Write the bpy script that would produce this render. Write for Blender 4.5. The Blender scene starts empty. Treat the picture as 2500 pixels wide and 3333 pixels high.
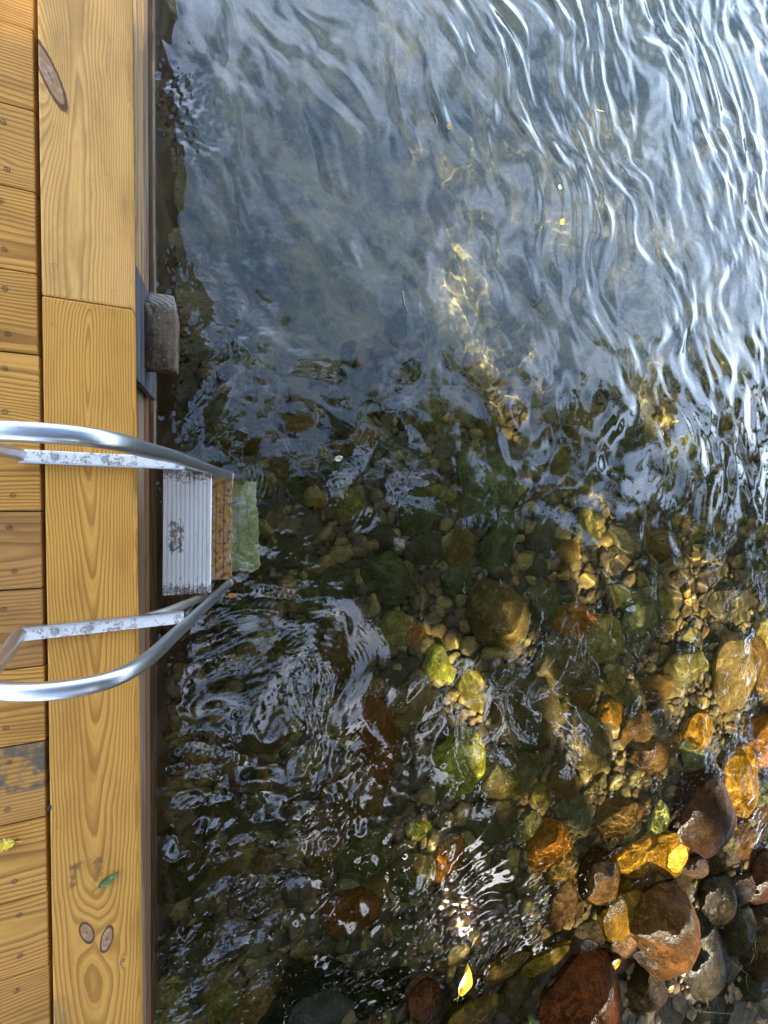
import bpy, bmesh, math, random
import numpy as np
from mathutils import Vector, Matrix, noise
random.seed(7); rng = np.random.default_rng(7)
R = math.radians
scene = bpy.context.scene
COL = scene.collection
sc = scene

# ------------------------------------------------------------------ camera
F, CX, CY, DECK, CAMZ = 1250., 1250., 1666.5, .47, 1.61
_X = np.array([3450, -33, -1250.]); _X /= np.linalg.norm(_X)
_Y = np.array([251, 54333, 1250.]); _Y -= _X * _Y.dot(_X); _Y /= np.linalg.norm(_Y)
_Z = np.cross(_X, _Y); CM = np.array([_X, _Y, _Z])
camd = bpy.data.cameras.new('camera'); cam = bpy.data.objects.new('camera', camd); COL.objects.link(cam)
camd.sensor_fit = 'HORIZONTAL'; camd.sensor_width = 36; camd.lens = 18.0
camd.clip_start = .02; camd.clip_end = 3000
cam.matrix_world = Matrix.Translation((0, 0, CAMZ)) @ Matrix(CM.tolist()).to_4x4()
scene.camera = cam

def ray(px, py):
    d = CM @ np.array([px - CX, -(py - CY), -F]); return d / np.linalg.norm(d)
def at(px, py, z):
    "world point at height z seen at a place of the photograph (survey helper)"
    d = ray(px, py); t = (z - CAMZ) / d[2]; return np.array([0, 0, CAMZ]) + d * t

# ------------------------------------------------------------------ helpers
def tag(o, label=None, cat=None, group=None, kind=None):
    if label: o['label'] = label
    if cat: o['category'] = cat
    if group: o['group'] = group
    if kind: o['kind'] = kind
    return o
def empty(name, loc=(0, 0, 0), rz=0):
    o = bpy.data.objects.new(name, None); COL.objects.link(o); o.location = loc; o.rotation_euler = (0, 0, rz); o.empty_display_size = .05
    return o
def link(name, me, mat, parent=None, smooth=False):
    o = bpy.data.objects.new(name, me); COL.objects.link(o)
    if mat is not None and not me.materials: me.materials.append(mat)
    if parent is not None: o.parent = parent
    if smooth:
        me.polygons.foreach_set('use_smooth', [True] * len(me.polygons))
    return o
def from_bm(name, bm, mat, parent=None, smooth=False):
    me = bpy.data.meshes.new(name); bm.to_mesh(me); bm.free()
    return link(name, me, mat, parent, smooth)
def np_mesh(name, V, Fq, smooth=True):
    me = bpy.data.meshes.new(name)
    V = np.ascontiguousarray(V, dtype=np.float32); Fq = np.ascontiguousarray(Fq, dtype=np.int32)
    n = Fq.shape[1]
    me.vertices.add(len(V)); me.vertices.foreach_set('co', V.ravel())
    me.loops.add(Fq.size); me.loops.foreach_set('vertex_index', Fq.ravel())
    me.polygons.add(len(Fq)); me.polygons.foreach_set('loop_start', np.arange(0, Fq.size, n, dtype=np.int32))
    me.polygons.foreach_set('loop_total', np.full(len(Fq), n, dtype=np.int32))
    if smooth: me.polygons.foreach_set('use_smooth', np.ones(len(Fq), dtype=bool))
    me.update(calc_edges=True)
    return me
def box_bm(bm, x0, x1, y0, y1, z0, z1, bev=.003, seg=2):
    r = bmesh.ops.create_cube(bm, size=1)
    vs = r['verts']
    for v in vs:
        v.co = Vector(((x0 + x1) / 2 + v.co.x * (x1 - x0), (y0 + y1) / 2 + v.co.y * (y1 - y0), (z0 + z1) / 2 + v.co.z * (z1 - z0)))
    if bev:
        es = list({e for v in vs for e in v.link_edges})
        bmesh.ops.bevel(bm, geom=es, offset=bev, segments=seg, profile=.6, affect='EDGES')
    return bm
def box(name, x0, x1, y0, y1, z0, z1, mat, parent=None, bev=.003, rot=None):
    "box with its own origin at its centre"
    bm = bmesh.new(); cx, cy, cz = (x0 + x1) / 2, (y0 + y1) / 2, (z0 + z1) / 2
    box_bm(bm, x0 - cx, x1 - cx, y0 - cy, y1 - cy, z0 - cz, z1 - cz, bev)
    o = from_bm(name, bm, mat, parent); o.location = (cx, cy, cz)
    if rot: o.rotation_euler = rot
    return o
def sweep(name, pts, prof, mat, parent=None, up=Vector((0, 1, 0)), caps=True, smooth=True):
    "profile (list of (a,b)) swept along pts; a along 'side' normal, b along up"
    bm = bmesh.new(); rings = []
    P = [Vector(p) for p in pts]
    for i, p in enumerate(P):
        t = (P[min(i + 1, len(P) - 1)] - P[max(i - 1, 0)]).normalized()
        s = up - t * up.dot(t); s.normalize(); n = t.cross(s)
        rings.append([bm.verts.new(p + n * a + s * b) for a, b in prof])
    m = len(prof)
    for i in range(len(P) - 1):
        for j in range(m):
            bm.faces.new((rings[i][j], rings[i][(j + 1) % m], rings[i + 1][(j + 1) % m], rings[i + 1][j]))
    if caps:
        bm.faces.new(rings[0][::-1]); bm.faces.new(rings[-1])
    bmesh.ops.recalc_face_normals(bm, faces=bm.faces)
    return from_bm(name, bm, mat, parent, smooth)
def smooth_path(ctrl, n):
    "Catmull-Rom through ctrl"
    C = [Vector(c) for c in ctrl]; out = []
    for i in range(len(C) - 1):
        p0, p1, p2, p3 = C[max(i - 1, 0)], C[i], C[i + 1], C[min(i + 2, len(C) - 1)]
        for k in range(n):
            t = k / n
            out.append(.5 * ((2 * p1) + (p2 - p0) * t + (2 * p0 - 5 * p1 + 4 * p2 - p3) * t * t + (3 * p1 - p0 - 3 * p2 + p3) * t ** 3))
    out.append(C[-1]); return out
def rrect(a, b, r, n=4):
    o = []
    for sx, sy, st in ((1, 1, 0), (-1, 1, 90), (-1, -1, 180), (1, -1, 270)):
        for k in range(n + 1):
            t = R(st + 90 * k / n); o.append((sx * (a / 2 - r) + r * math.cos(t), sy * (b / 2 - r) + r * math.sin(t)))
    return o

# ------------------------------------------------------------------ node helper
class N:
    def __init__(s, name):
        s.m = bpy.data.materials.new(name); s.m.use_nodes = True; s.t = s.m.node_tree
        s.t.nodes.clear(); s.out = s.t.nodes.new('ShaderNodeOutputMaterial')
    def n(s, typ, **kw):
        o = s.t.nodes.new(typ)
        for k, v in kw.items(): setattr(o, k, v)
        return o
    def put(s, sock, v):
        if v is None: return
        if isinstance(v, bpy.types.NodeSocket): s.t.links.new(v, sock)
        else: sock.default_value = v
    def math(s, op, a, b=None, c=None, clamp=False):
        o = s.n('ShaderNodeMath', operation=op, use_clamp=clamp)
        s.put(o.inputs[0], a); s.put(o.inputs[1], b); s.put(o.inputs[2], c); return o.outputs[0]
    def add(s, a, b): return s.math('ADD', a, b)
    def mul(s, a, b): return s.math('MULTIPLY', a, b)
    def sub(s, a, b): return s.math('SUBTRACT', a, b)
    def xyz(s, v):
        o = s.n('ShaderNodeSeparateXYZ'); s.put(o.inputs[0], v); return o.outputs
    def comb(s, x, y, z):
        o = s.n('ShaderNodeCombineXYZ'); s.put(o.inputs[0], x); s.put(o.inputs[1], y); s.put(o.inputs[2], z); return o.outputs[0]
    def vmul(s, v, k):
        o = s.n('ShaderNodeVectorMath', operation='MULTIPLY'); s.put(o.inputs[0], v); s.put(o.inputs[1], k); return o.outputs[0]
    def vadd(s, v, k):
        o = s.n('ShaderNodeVectorMath', operation='ADD'); s.put(o.inputs[0], v); s.put(o.inputs[1], k); return o.outputs[0]
    def noise(s, v, scale, detail=4, rough=.5, dist=0, col=False):
        o = s.n('ShaderNodeTexNoise'); s.put(o.inputs['Vector'], v); s.put(o.inputs['Scale'], scale)
        s.put(o.inputs['Detail'], detail); s.put(o.inputs['Roughness'], rough); s.put(o.inputs['Distortion'], dist)
        return o.outputs['Color' if col else 'Fac']
    def voro(s, v, scale, feat='F1', out='Distance', rand=1):
        o = s.n('ShaderNodeTexVoronoi', feature=feat); s.put(o.inputs['Vector'], v); s.put(o.inputs['Scale'], scale); s.put(o.inputs['Randomness'], rand)
        return o.outputs[out]
    def ramp(s, f, stops, interp='LINEAR'):
        o = s.n('ShaderNodeValToRGB'); s.put(o.inputs[0], f); cr = o.color_ramp; cr.interpolation = interp
        while len(cr.elements) < len(stops): cr.elements.new(.5)
        for e, (p, c) in zip(cr.elements, stops):
            e.position = p; e.color = (c if hasattr(c, '__len__') else (c, c, c)) [:3] + (1,) if hasattr(c, '__len__') else (c, c, c, 1)
        return o.outputs[0]
    def mix(s, f, a, b, mode='MIX'):
        o = s.n('ShaderNodeMix', data_type='RGBA', blend_type=mode)
        s.put(o.inputs[0], f); s.put(o.inputs[6], c4(a)); s.put(o.inputs[7], c4(b)); return o.outputs[2]
    def sstep(s, v, a, b, lo=0., hi=1.):
        o = s.n('ShaderNodeMapRange', interpolation_type='SMOOTHSTEP')
        s.put(o.inputs[0], v); s.put(o.inputs[1], a); s.put(o.inputs[2], b); s.put(o.inputs[3], lo); s.put(o.inputs[4], hi); return o.outputs[0]
    def bump(s, h, strength=.3, dist=.01, normal=None):
        o = s.n('ShaderNodeBump'); s.put(o.inputs['Strength'], strength); s.put(o.inputs['Distance'], dist); s.put(o.inputs['Height'], h)
        if normal is not None: s.put(o.inputs['Normal'], normal)
        return o.outputs[0]
    def obj(s): return s.n('ShaderNodeTexCoord').outputs['Object']
    def info(s): return s.n('ShaderNodeObjectInfo').outputs
    def pos(s): return s.n('ShaderNodeNewGeometry').outputs['Position']
    def bsdf(s, color, rough=.5, metal=0, normal=None, **kw):
        o = s.n('ShaderNodeBsdfPrincipled'); s.put(o.inputs['Base Color'], c4(color)); s.put(o.inputs['Roughness'], rough); s.put(o.inputs['Metallic'], metal)
        if normal is not None: s.put(o.inputs['Normal'], normal)
        for k, v in kw.items(): s.put(o.inputs[k.replace('_', ' ')], v)
        s.t.links.new(o.outputs[0], s.out.inputs[0]); return s.m
def c4(c):
    return (*c, 1) if isinstance(c, tuple) and len(c) == 3 else c

# ------------------------------------------------------------------ wood
def wood(name, light, dark, freq=42., axis='x', pith=(0., -.06), slope=.05, knots=(), stains=(), lat=.55, rnd=True,
         rough=.6, spec=.14, warp=.012, grey=None, blot=.35, coat=0., bumpk=.10, wzk=.022, spread=.22):
    """growth rings of a sawn board: distance from a wandering pith, cut by the board's face.
    axis = direction the board runs in object space"""
    k = N(name); o = k.obj(); x, y, z = k.xyz(o)
    if axis == 'x': u, v = y, x
    elif axis == 'y': u, v = x, y
    else: u, v = x, z
    w = z if axis != 'z' else y
    rn = k.info()['Random'] if rnd else 0.37
    off = k.mul(rn, 37.)
    nv = k.comb(k.mul(u, 2.5), k.add(k.mul(v, .9), off), k.mul(w, 2.5))
    wx = k.mul(k.sub(k.noise(nv, 2.2, 3, .5), .5), warp * 8)
    wz = k.mul(k.sub(k.noise(k.vadd(nv, (5.2, 1.3, 7.)), 1.1, 2, .5), .5), wzk)
    fine = k.mul(k.sub(k.noise(k.comb(k.mul(u, 30.), k.add(k.mul(v, 3.), off), 0.), 1., 3, .6), .5), .004)
    px = k.add(pith[0], k.mul(k.sub(rn, .5), spread if rnd else 0.))
    uu = k.add(k.sub(u, px), wx)
    ww = k.add(k.add(k.sub(w, pith[1]), k.mul(v, slope)), wz)
    r = k.math('SQRT', k.add(k.mul(uu, uu), k.mul(ww, ww)))
    kmask = None; kcol = None
    for (kx, ky, ka, kb, rot, amp) in knots:      # centre across/along, half sizes, turn, strength
        cu, cv = k.sub(u, kx), k.sub(v, ky); c, s_ = math.cos(R(rot)), math.sin(R(rot))
        a1 = k.mul(k.add(k.mul(cu, c), k.mul(cv, s_)), 1 / ka); b1 = k.mul(k.add(k.mul(cu, -s_), k.mul(cv, c)), 1 / kb)
        wob = k.mul(k.sub(k.noise(o, 60., 3), .5), .25)
        d = k.add(k.math('SQRT', k.add(k.mul(a1, a1), k.mul(b1, b1))), wob)
        bx = k.mul(cu, 1 / (ka * 2.0)); by = k.mul(cv, 1 / (kb * 2.4))
        g = k.math('EXPONENT', k.mul(k.add(k.mul(bx, bx), k.mul(by, by)), -1.))
        r = k.add(r, k.mul(g, amp))
        inside = k.sstep(d, .92, 1.05, 1., 0.)
        rings = k.math('SINE', k.mul(d, 15.))
        kc = k.mix(k.add(.5, k.mul(rings, .13)), (.42, .23, .10), (.25, .12, .045))
        kc = k.mix(k.sstep(d, .0, .30, 1., 0.), kc, (.10, .045, .02))
        kc = k.mix(k.sstep(k.noise(o, 40., 3), .5, .7), kc, (.50, .32, .20))
        edge = k.mul(k.sstep(d, .75, .95), k.sstep(d, 1.02, 1.2, 1., 0.))
        kc = k.mix(edge, kc, (.07, .03, .015))
        inside = k.math('MAXIMUM', inside, k.mul(edge, .9))
        kmask = (kmask or []) + [(inside, kc)]
    r = k.add(r, fine)
    fr = k.math('FRACT', k.mul(r, freq))
    late = k.mul(k.sstep(fr, .30, .84), k.sstep(fr, .88, 1., 1., 0.))
    fib = k.noise(k.comb(k.mul(u, 260.), k.add(k.mul(v, 9.), off), k.mul(w, 200.)), 1., 4, .65)
    late = k.mul(late, k.add(.30, k.mul(k.add(fib, k.noise(k.comb(k.mul(u, 40.), k.add(k.mul(v, 4.), off), 2.), 1., 4, .6)), .62)))
    col = k.mix(k.mul(late, lat), light, dark)
    col = k.mix(k.mul(k.sub(fib, .5), .5), col, tuple(min(1, q * 1.35) for q in light))
    fr2 = k.math('FRACT', k.add(k.mul(r, freq * 2.37), k.mul(k.noise(nv, 9., 3), .8)))
    col = k.mix(k.mul(k.mul(k.sstep(fr2, .5, .9), k.sstep(fr2, .93, 1., 1., 0.)), lat * .28), col, dark)
    dirt = k.noise(k.comb(k.mul(u, 26.), k.add(k.mul(v, 7.), off), 9.), 1., 6, .72)
    col = k.mix(k.mul(k.sstep(dirt, .52, .72), blot * .9), col, tuple(q * .55 for q in light))
    bl = k.noise(k.comb(k.mul(u, 9.), k.add(k.mul(v, 2.2), off), 3.), 1., 5, .62)
    col = k.mix(k.mul(k.sstep(bl, .45, .75), blot), col, tuple(a * .62 + b * .1 for a, b in zip(dark, light)))
    # small specks of dirt
    sp = k.voro(k.comb(k.mul(u, 1.6), k.add(k.mul(v, 1.), off), 0.), 26.)
    col = k.mix(k.mul(k.sstep(sp, .035, .06, 1., 0.), .5), col, (.09, .05, .02))
    if rnd:
        col = k.mix(k.mul(k.sstep(k.math('FRACT', k.mul(rn, 7.31)), .3, 1.), .55), col, k.mix(.5, col, tuple(q * .75 for q in dark)), 'MIX')
    for (x0, x1, y0, y1, sc_, amt, cc) in stains:  # weathered patch (across, along)
        m = k.mul(k.mul(k.sstep(u, x0 - .006, x0 + .006), k.sstep(u, x1 - .006, x1 + .006, 1., 0.)), k.mul(k.sstep(v, y0 - .006, y0 + .006), k.sstep(v, y1 - .006, y1 + .006, 1., 0.)))
        m = k.mul(m, k.sstep(k.noise(o, sc_, 4, .65), .36, .56))
        col = k.mix(k.mul(m, amt), col, cc)
    if grey:
        g = k.noise(k.comb(k.mul(u, 22.), k.add(k.mul(v, 1.6), off), k.mul(w, 22.)), 1., 4, .6)
        col = k.mix(k.sstep(g, .35, .65), col, grey)
        g2 = k.noise(k.comb(k.mul(u, 60.), k.add(k.mul(v, 2.5), off), k.mul(w, 60.)), 1., 3, .6)
        col = k.mix(k.mul(k.sstep(g2, .5, .62), .75), col, tuple(q * .3 for q in grey))
    for inside, kc in (kmask or []): col = k.mix(inside, col, kc)
    h = k.add(k.mul(late, .5), k.mul(fib, .5))
    nm = k.bump(h, bumpk, .0012)
    return k.bsdf(col, k.add(rough, k.mul(k.sub(fib, .5), .2)), 0, nm, Specular_IOR_Level=spec)

PINE_L, PINE_D = (.66, .36, .105), (.30, .115, .024)
M = {}
M['board'] = wood('deck_pine', (.62, .295, .056), (.23, .085, .013), freq=150., axis='x', pith=(0., -.045), slope=.012, lat=.85, warp=.007, blot=.7)
M['screw'] = N('screw_metal').bsdf((.035, .030, .026), .5, .3)
k = N('screw_recess'); M['recess'] = k.bsdf((.035, .018, .008), .8)

# ------------------------------------------------------------------ dock
dock = empty('dock', (0, 0, 0), .0127)
tag(dock, 'timber dock of yellow pine boards along the left side of the water', 'dock')
def screw(x, y, z, parent, r=.0062):
    bm = bmesh.new()
    segs = 14
    prof = [(0, -.0004), (r * .28, -.0004), (r * .34, -.0012), (r * .45, -.0006), (r * .8, -.0002), (r * .9, -.0012), (r * 1.0, .0001)]
    rings = []
    for q, (rr, h) in enumerate(prof):
        if rr == 0: rings.append([bm.verts.new((0, 0, h))]); continue
        rings.append([bm.verts.new((rr * math.cos(2 * math.pi * j / segs) * (1 if j % 2 else (.75 if q == 2 else 1)), rr * math.sin(2 * math.pi * j / segs), h)) for j in range(segs)])
    for j in range(segs): bm.faces.new((rings[0][0], rings[1][j], rings[1][(j + 1) % segs]))
    for q in range(1, len(rings) - 1):
        for j in range(segs): bm.faces.new((rings[q][j], rings[q + 1][j], rings[q + 1][(j + 1) % segs], rings[q][(j + 1) % segs]))
    o = from_bm('screw', bm, M['screw'], parent, True)
    o.location = (x, y, z); o.rotation_euler = (0, 0, random.random() * 6)
    return o
SCREW0 = [None]
M['steel'] = N('stainless_screw').bsdf((.42, .40, .37), .42, .7)
def put_screw(x, y, z, parent, s=1.):
    if parent.name.startswith(('step', 'mounting')):
        o = screw(x, y, z, parent); o.data.materials.clear(); o.data.materials.append(M['steel'])
    elif SCREW0[0] is None:
        o = screw(x, y, z, parent); SCREW0[0] = o
    else:
        o = SCREW0[0].copy(); COL.objects.link(o); o.parent = parent; o.location = (x, y, z); o.rotation_euler = (0, 0, random.random() * 6)
    o.scale = (s, s, 1); return o

XG = -.4534      # inner edge of the border boards in dock space
gaps = [1.650, 1.465, 1.28, 1.094, .911, .725, .536, .347, .162, -.023, -.208, -.396, -.580, -.766, -.956, -1.141, -1.327, -1.515]
stn = {5: None}
M['board_stain'] = wood('deck_pine_weathered', (.53, .255, .055), (.20, .08, .014), freq=150., axis='x', pith=(.09, -.05), slope=.01, lat=.7,
                        stains=((-.02, .12, .1, 1.2, 22., .9, (.10, .085, .06)), (-.10, .12, .55, .80, 30., .5, (.13, .11, .08))), rnd=False, warp=.006)
M['board_red'] = wood('deck_pine_reddish', (.47, .225, .060), (.19, .070, .016), freq=130., axis='x', pith=(-.05, -.04), slope=.02, lat=.65, rnd=True, blot=.7, warp=.008)
M['board_knot'] = wood('deck_pine_knotty', (.57, .275, .058), (.21, .08, .012), freq=150., axis='x', pith=(.11, -.06), slope=.01, lat=.7, rnd=False,
                       knots=((-.012, .815, .018, .030, 60, .02),), warp=.012)
L = 1.9
for i in range(len(gaps) - 1):
    y1, y0 = gaps[i] - .0017, gaps[i + 1] + .0017
    mat = M['board']
    if i in (9, 10): mat = M['board_red']
    if i == 4: mat = M['board_knot']
    if i == 12: mat = M['board_stain']
    y0c, y1c = y0, y1
    xr = XG - .004 - random.random() * .004
    b = box('deck_board', xr - L, xr, y0c, y1c, DECK - .038 - .0005, DECK - .0015 + random.uniform(-.0012, .0012), mat, dock, bev=.0022)
    b_top = max(v.co.z for v in b.data.vertices) + .0004
    bx = L / 2
    for f in (.22, .79):
        put_screw(bx - .062 + random.uniform(-.012, .012), (f - .5) * (y1c - y0c) + random.uniform(-.006, .006), b_top, b, 1.)
    for f in (.22, .79):
        put_screw(bx - .40 + random.uniform(-.01, .01), (f - .5) * (y1c - y0c), b_top, b, 1.)
# border boards: two, meeting at a butt joint
W0, W1 = XG + .003, -.2665
M['edge_a'] = wood('border_pine_pale', (.68, .365, .098), (.36, .155, .034), freq=230., axis='y', pith=(-.025, -.045), slope=.004, lat=.7, rnd=False, warp=.007, blot=.75,
                   knots=((-.070, -.215, .017, .078, 22, .03),))
M['edge_b'] = wood('border_pine_gold', (.63, .305, .056), (.30, .115, .016), freq=170., axis='y', pith=(.0, -.031), slope=-.05, lat=.78, rnd=False, warp=.006, blot=.5,
                   knots=((-.020, -.455, .013, .030, 18, .016), (.022, -.487, .013, .033, -12, .016), (.055, -.560, .004, .008, -30, .006), (-.02, 1.135, .022, .014, 10, .01)),
                   stains=((-.05, .015, -.285, -.268, 60., .8, (.20, .085, .03)), (-.055, -.040, -.33, -.27, 60., .8, (.20, .085, .03)), (-.005, .016, -.33, -.27, 70., .65, (.20, .085, .03)), (-.10, -.06, -.75, -.60, 20., .5, (.20, .13, .06))))
yj = at(275, 975, DECK)[1]
ba = box('border_board', W0, W1, yj + .0009, 1.95, DECK - .038, DECK, M['edge_a'], dock, bev=.005)
bb = box('border_board', W0, W1, -1.75, yj - .0009, DECK - .038, DECK, M['edge_b'], dock, bev=.005)
tag(ba, 'paler far border board with a long scarred knot'); tag(bb, 'golden near border board with arched grain and two oval knots')
def dscrew(px, py, par):
    p = at(px, py, DECK); q = Matrix.Rotation(-.0127, 3, 'Z') @ Vector(p)
    put_screw(q.x - par.location.x, q.y - par.location.y, .0192, par, .95)
for a in ((177, 865), (372, 952)): dscrew(*a, ba)
for a in ((176, 1058), (372, 1024), (192, 2686), (160, 2630)): dscrew(*a, bb)

# seawall under the edge: stacked weathered timbers
M['wall_tan'] = wood('wall_timber_tan', spec=.08, light=(.46, .29, .12), dark=(.22, .11, .04), freq=160., axis='y', lat=.8, grey=(.40, .27, .15), rnd=True, blot=.4)
M['wall_brown'] = wood('wall_timber_brown', spec=.08, light=(.20, .10, .05), dark=(.11, .05, .02), freq=60., axis='y', lat=.8, rnd=True, blot=.6)
M['wall_grey'] = wood('wall_timber_grey', spec=.08, light=(.23, .145, .08), dark=(.11, .06, .03), freq=160., axis='y', lat=.8, grey=(.27, .19, .12), rnd=True, blot=.4)
M['wall_wet'] = wood('wall_timber_wet', (.065, .035, .013), (.028, .014, .006), freq=60., axis='y', lat=.8, rnd=True, blot=.7, rough=.3)
M['char'] = wood('charred_grey_plank', (.085, .08, .08), (.03, .027, .025), freq=90., axis='y', lat=.9, grey=(.13, .125, .13), rnd=False, blot=.5, bumpk=.6)
wall = empty('seawall', (0, 0, 0), .0075); tag(wall, 'weathered timber seawall standing in the water under the dock edge', 'wall')
WX = -.3125
def wt(name, z0, z1, y0, y1, out, mat):
    return box(name, WX - .09, WX + out, y0, y1, z0, z1, mat, wall, bev=.004)
box('backing_beam', WX - .10, WX - .004, -1.9, 2.4, .30, DECK - .0385, M['wall_brown'], wall, bev=.003)
for y0, y1, mt in ((.385, 2.4, M['wall_tan']), (-1.9, .383, M['wall_grey'])):
    wt('timber', .225, .298, y0, y1, -.007, M['wall_brown'])
wt('timber', .128, .2235, .384, 2.4, -.002, M['wall_tan'])
wt('timber', .128, .2235, -1.9, .382, -.003, M['wall_grey'])
wt('timber', .072, .127, .60, 2.4, .0005, M['wall_grey'])
wt('timber', .072, .127, -1.9, .598, -.0005, M['wall_brown'])
wt('timber', .022, .071, -1.9, 2.4, .003, M['wall_wet'])
wt('timber', -.03, .0215, .2, 2.4, .007, M['wall_grey'])
wt('timber', -.03, .0215, -1.9, .198, .0065, M['wall_wet'])
wt('timber', -.30, -.0305, -1.9, 2.4, .004, M['wall_wet'])
wt('timber', -1.4, -.302, -1.9, 2.4, .000, M['wall_wet'])
# bumper: short 4x4 on a charred backing plank
bump = empty('dock_bumper', (0, 0, 0), .0075); tag(bump, 'short mossy grey timber bumper fixed to a charred plank on the dock side', 'bumper')
pl = box('backing_plank', WX + .009, WX + .026, .345, .66, .10, .425, M['char'], bump, bev=.003)
k = N('bumper_wood'); o = k.obj(); x, y, z = k.xyz(o)
fb = k.noise(k.comb(k.mul(x, 90.), k.mul(y, 9.), k.mul(z, 90.)), 1., 5, .7)
n2 = k.noise(o, 34., 6, .75); n3 = k.noise(o, 95., 4, .7)
c = k.mix(k.sstep(fb, .35, .65), (.09, .055, .025), (.17, .12, .06))
c = k.mix(k.sstep(n2, .46, .62), c, (.055, .035, .024))
c = k.mix(k.mul(k.sstep(n3, .58, .68), .7), c, (.34, .26, .11))
endm = k.sstep(y, .075, .09)
rg = k.math('SINE', k.mul(k.math('SQRT', k.add(k.mul(k.add(x, .05), k.add(x, .05)), k.mul(k.sub(z, .08), k.sub(z, .08)))), 420.))
ec = k.mix(k.sstep(k.add(k.mul(rg, .12), n2), .42, .62), (.24, .20, .17), (.075, .055, .045))
c = k.mix(endm, c, ec)
M['bumper'] = k.bsdf(c, .75, 0, k.bump(k.add(n2, k.mul(n3, .5)), .7, .003))
bm = bmesh.new()
xs0, xs1 = -.043, .043
prof = [(-.108, .0), (-.108, .045), (.085, .045), (.150, -.02), (.140, -.035)]
va = [bm.verts.new((xs0, a, b)) for a, b in prof]; vb = [bm.verts.new((xs1, a, b)) for a, b in prof]
bm.faces.new(va); bm.faces.new(vb[::-1])
for j in range(5): bm.faces.new((va[j], vb[j], vb[(j + 1) % 5], va[(j + 1) % 5]))
bmesh.ops.recalc_face_normals(bm, faces=bm.faces)
es = [e for e in bm.edges if (e.verts[0].co.x > 0 and e.verts[1].co.x > 0)]
bmesh.ops.bevel(bm, geom=es, offset=.0045, segments=2, profile=.5, affect='EDGES')
bmesh.ops.triangulate(bm, faces=bm.faces)
for _ in range(4): bmesh.ops.subdivide_edges(bm, edges=[e for e in bm.edges if e.calc_length() > .012], cuts=1)
for v in bm.verts:
    q = noise.noise(v.co * 38) * .0016 + noise.noise(v.co * 110) * .0008; v.co += Vector((q, q, q * .8))
    if v.co.y > .07: v.co.x -= max(0, (v.co.y - .07)) * .22 * max(0, v.co.x / .046)
blk = from_bm('bumper_block', bm, M['bumper'], bump, True); blk.location = (WX + .026 + .043, .515, .215)
# dark split down the end grain
pts = [(-.042, .098, .0335), (-.034, .092, .0405), (-.026, .090, .0425), (-.024, .08, .0485), (-.012, .066, .0485)]
cr = sweep('crack', [(a, b, c_ - .0012) for a, b, c_ in pts], rrect(.0022, .0022, .0008, 1), M['recess'], blk, up=Vector((0, 0, 1)))

# ------------------------------------------------------------------ ladder
k = N('brushed_aluminium'); o = k.obj()
an = k.noise(k.vmul(o, (1., 30., 1.)), 12., 4, .6); sp = k.noise(o, 160., 3, .6)
c = k.mix(an, (.50, .52, .54), (.68, .69, .70)); c = k.mix(k.mul(k.sstep(sp, .60, .72), .35), c, (.25, .24, .22))
M['alu'] = k.bsdf(c, k.add(.30, k.mul(an, .12)), 1., k.bump(an, .05, .001))
k = N('aluminium_lower_stained'); o = k.obj(); n1 = k.noise(o, 24., 4, .6)
c = k.mix(n1, (.36, .34, .29), (.24, .20, .13)); M['alu_low'] = k.bsdf(c, .5, .55)
k = N('white_pitted_aluminium'); o = k.obj(); n1 = k.noise(o, 55., 6, .75); n2 = k.noise(o, 190., 3, .7); x, y, z = k.xyz(o)
sel = k.sstep(k.noise(k.comb(x, 0., 0.), 14., 2), .40, .60)
c = k.mix(k.mul(k.sstep(n1, .49, .58), k.sstep(n2, .35, .6)), (.80, .76, .68), (.24, .17, .11))
M['strap'] = k.bsdf(c, .42, .25, k.bump(n1, .2, .001))
k = N('white_anodised_tread'); o = k.obj(); x, y, z = k.xyz(o)
n1 = k.noise(o, 60., 6, .75); n2 = k.noise(k.comb(k.mul(x, 6.), k.mul(y, .7), 0.), 9., 4, .7)
endm = k.sstep(k.math('ABSOLUTE', y), .125, .20)
patch = k.mul(k.mul(k.sstep(x, -.06, -.045), k.sstep(x, -.015, -.002, 1., 0.)), k.mul(k.sstep(y, -.08, -.05), k.sstep(y, .02, .06, 1., 0.)))
m = k.mul(k.sstep(k.add(n1, k.mul(k.math('MAXIMUM', endm, k.mul(patch, .85)), .22)), .62, .70), .9)
c = k.mix(m, (.82, .78, .70), (.17, .12, .07)); c = k.mix(k.mul(k.sstep(n2, .5, .7), .25), c, (.56, .53, .47))
M['tread'] = k.bsdf(c, .38, .30, k.bump(n1, .08, .001))
k = N('rusty_wet_tread'); o = k.obj(); n1 = k.noise(o, 22., 6, .7); n2 = k.noise(o, 48., 6, .8)
c = k.mix(k.sstep(n1, .35, .65), (.44, .19, .03), (.50, .34, .17)); c = k.mix(k.sstep(n2, .48, .60), c, (.12, .045, .015))
M['rust'] = k.bsdf(c, .28, 0, k.bump(k.add(n1, n2), .5, .002))
k = N('algae_tread'); o = k.obj(); n1 = k.noise(o, 30., 6, .75); n2 = k.noise(o, 100., 4, .7)
c = k.mix(k.sstep(n1, .35, .65), (.74, .70, .36), (.46, .46, .18)); c = k.mix(k.sstep(n2, .52, .62), c, (.30, .36, .14)); M['algae'] = k.bsdf(c, .8, 0, k.bump(n1, .4, .003))

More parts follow.
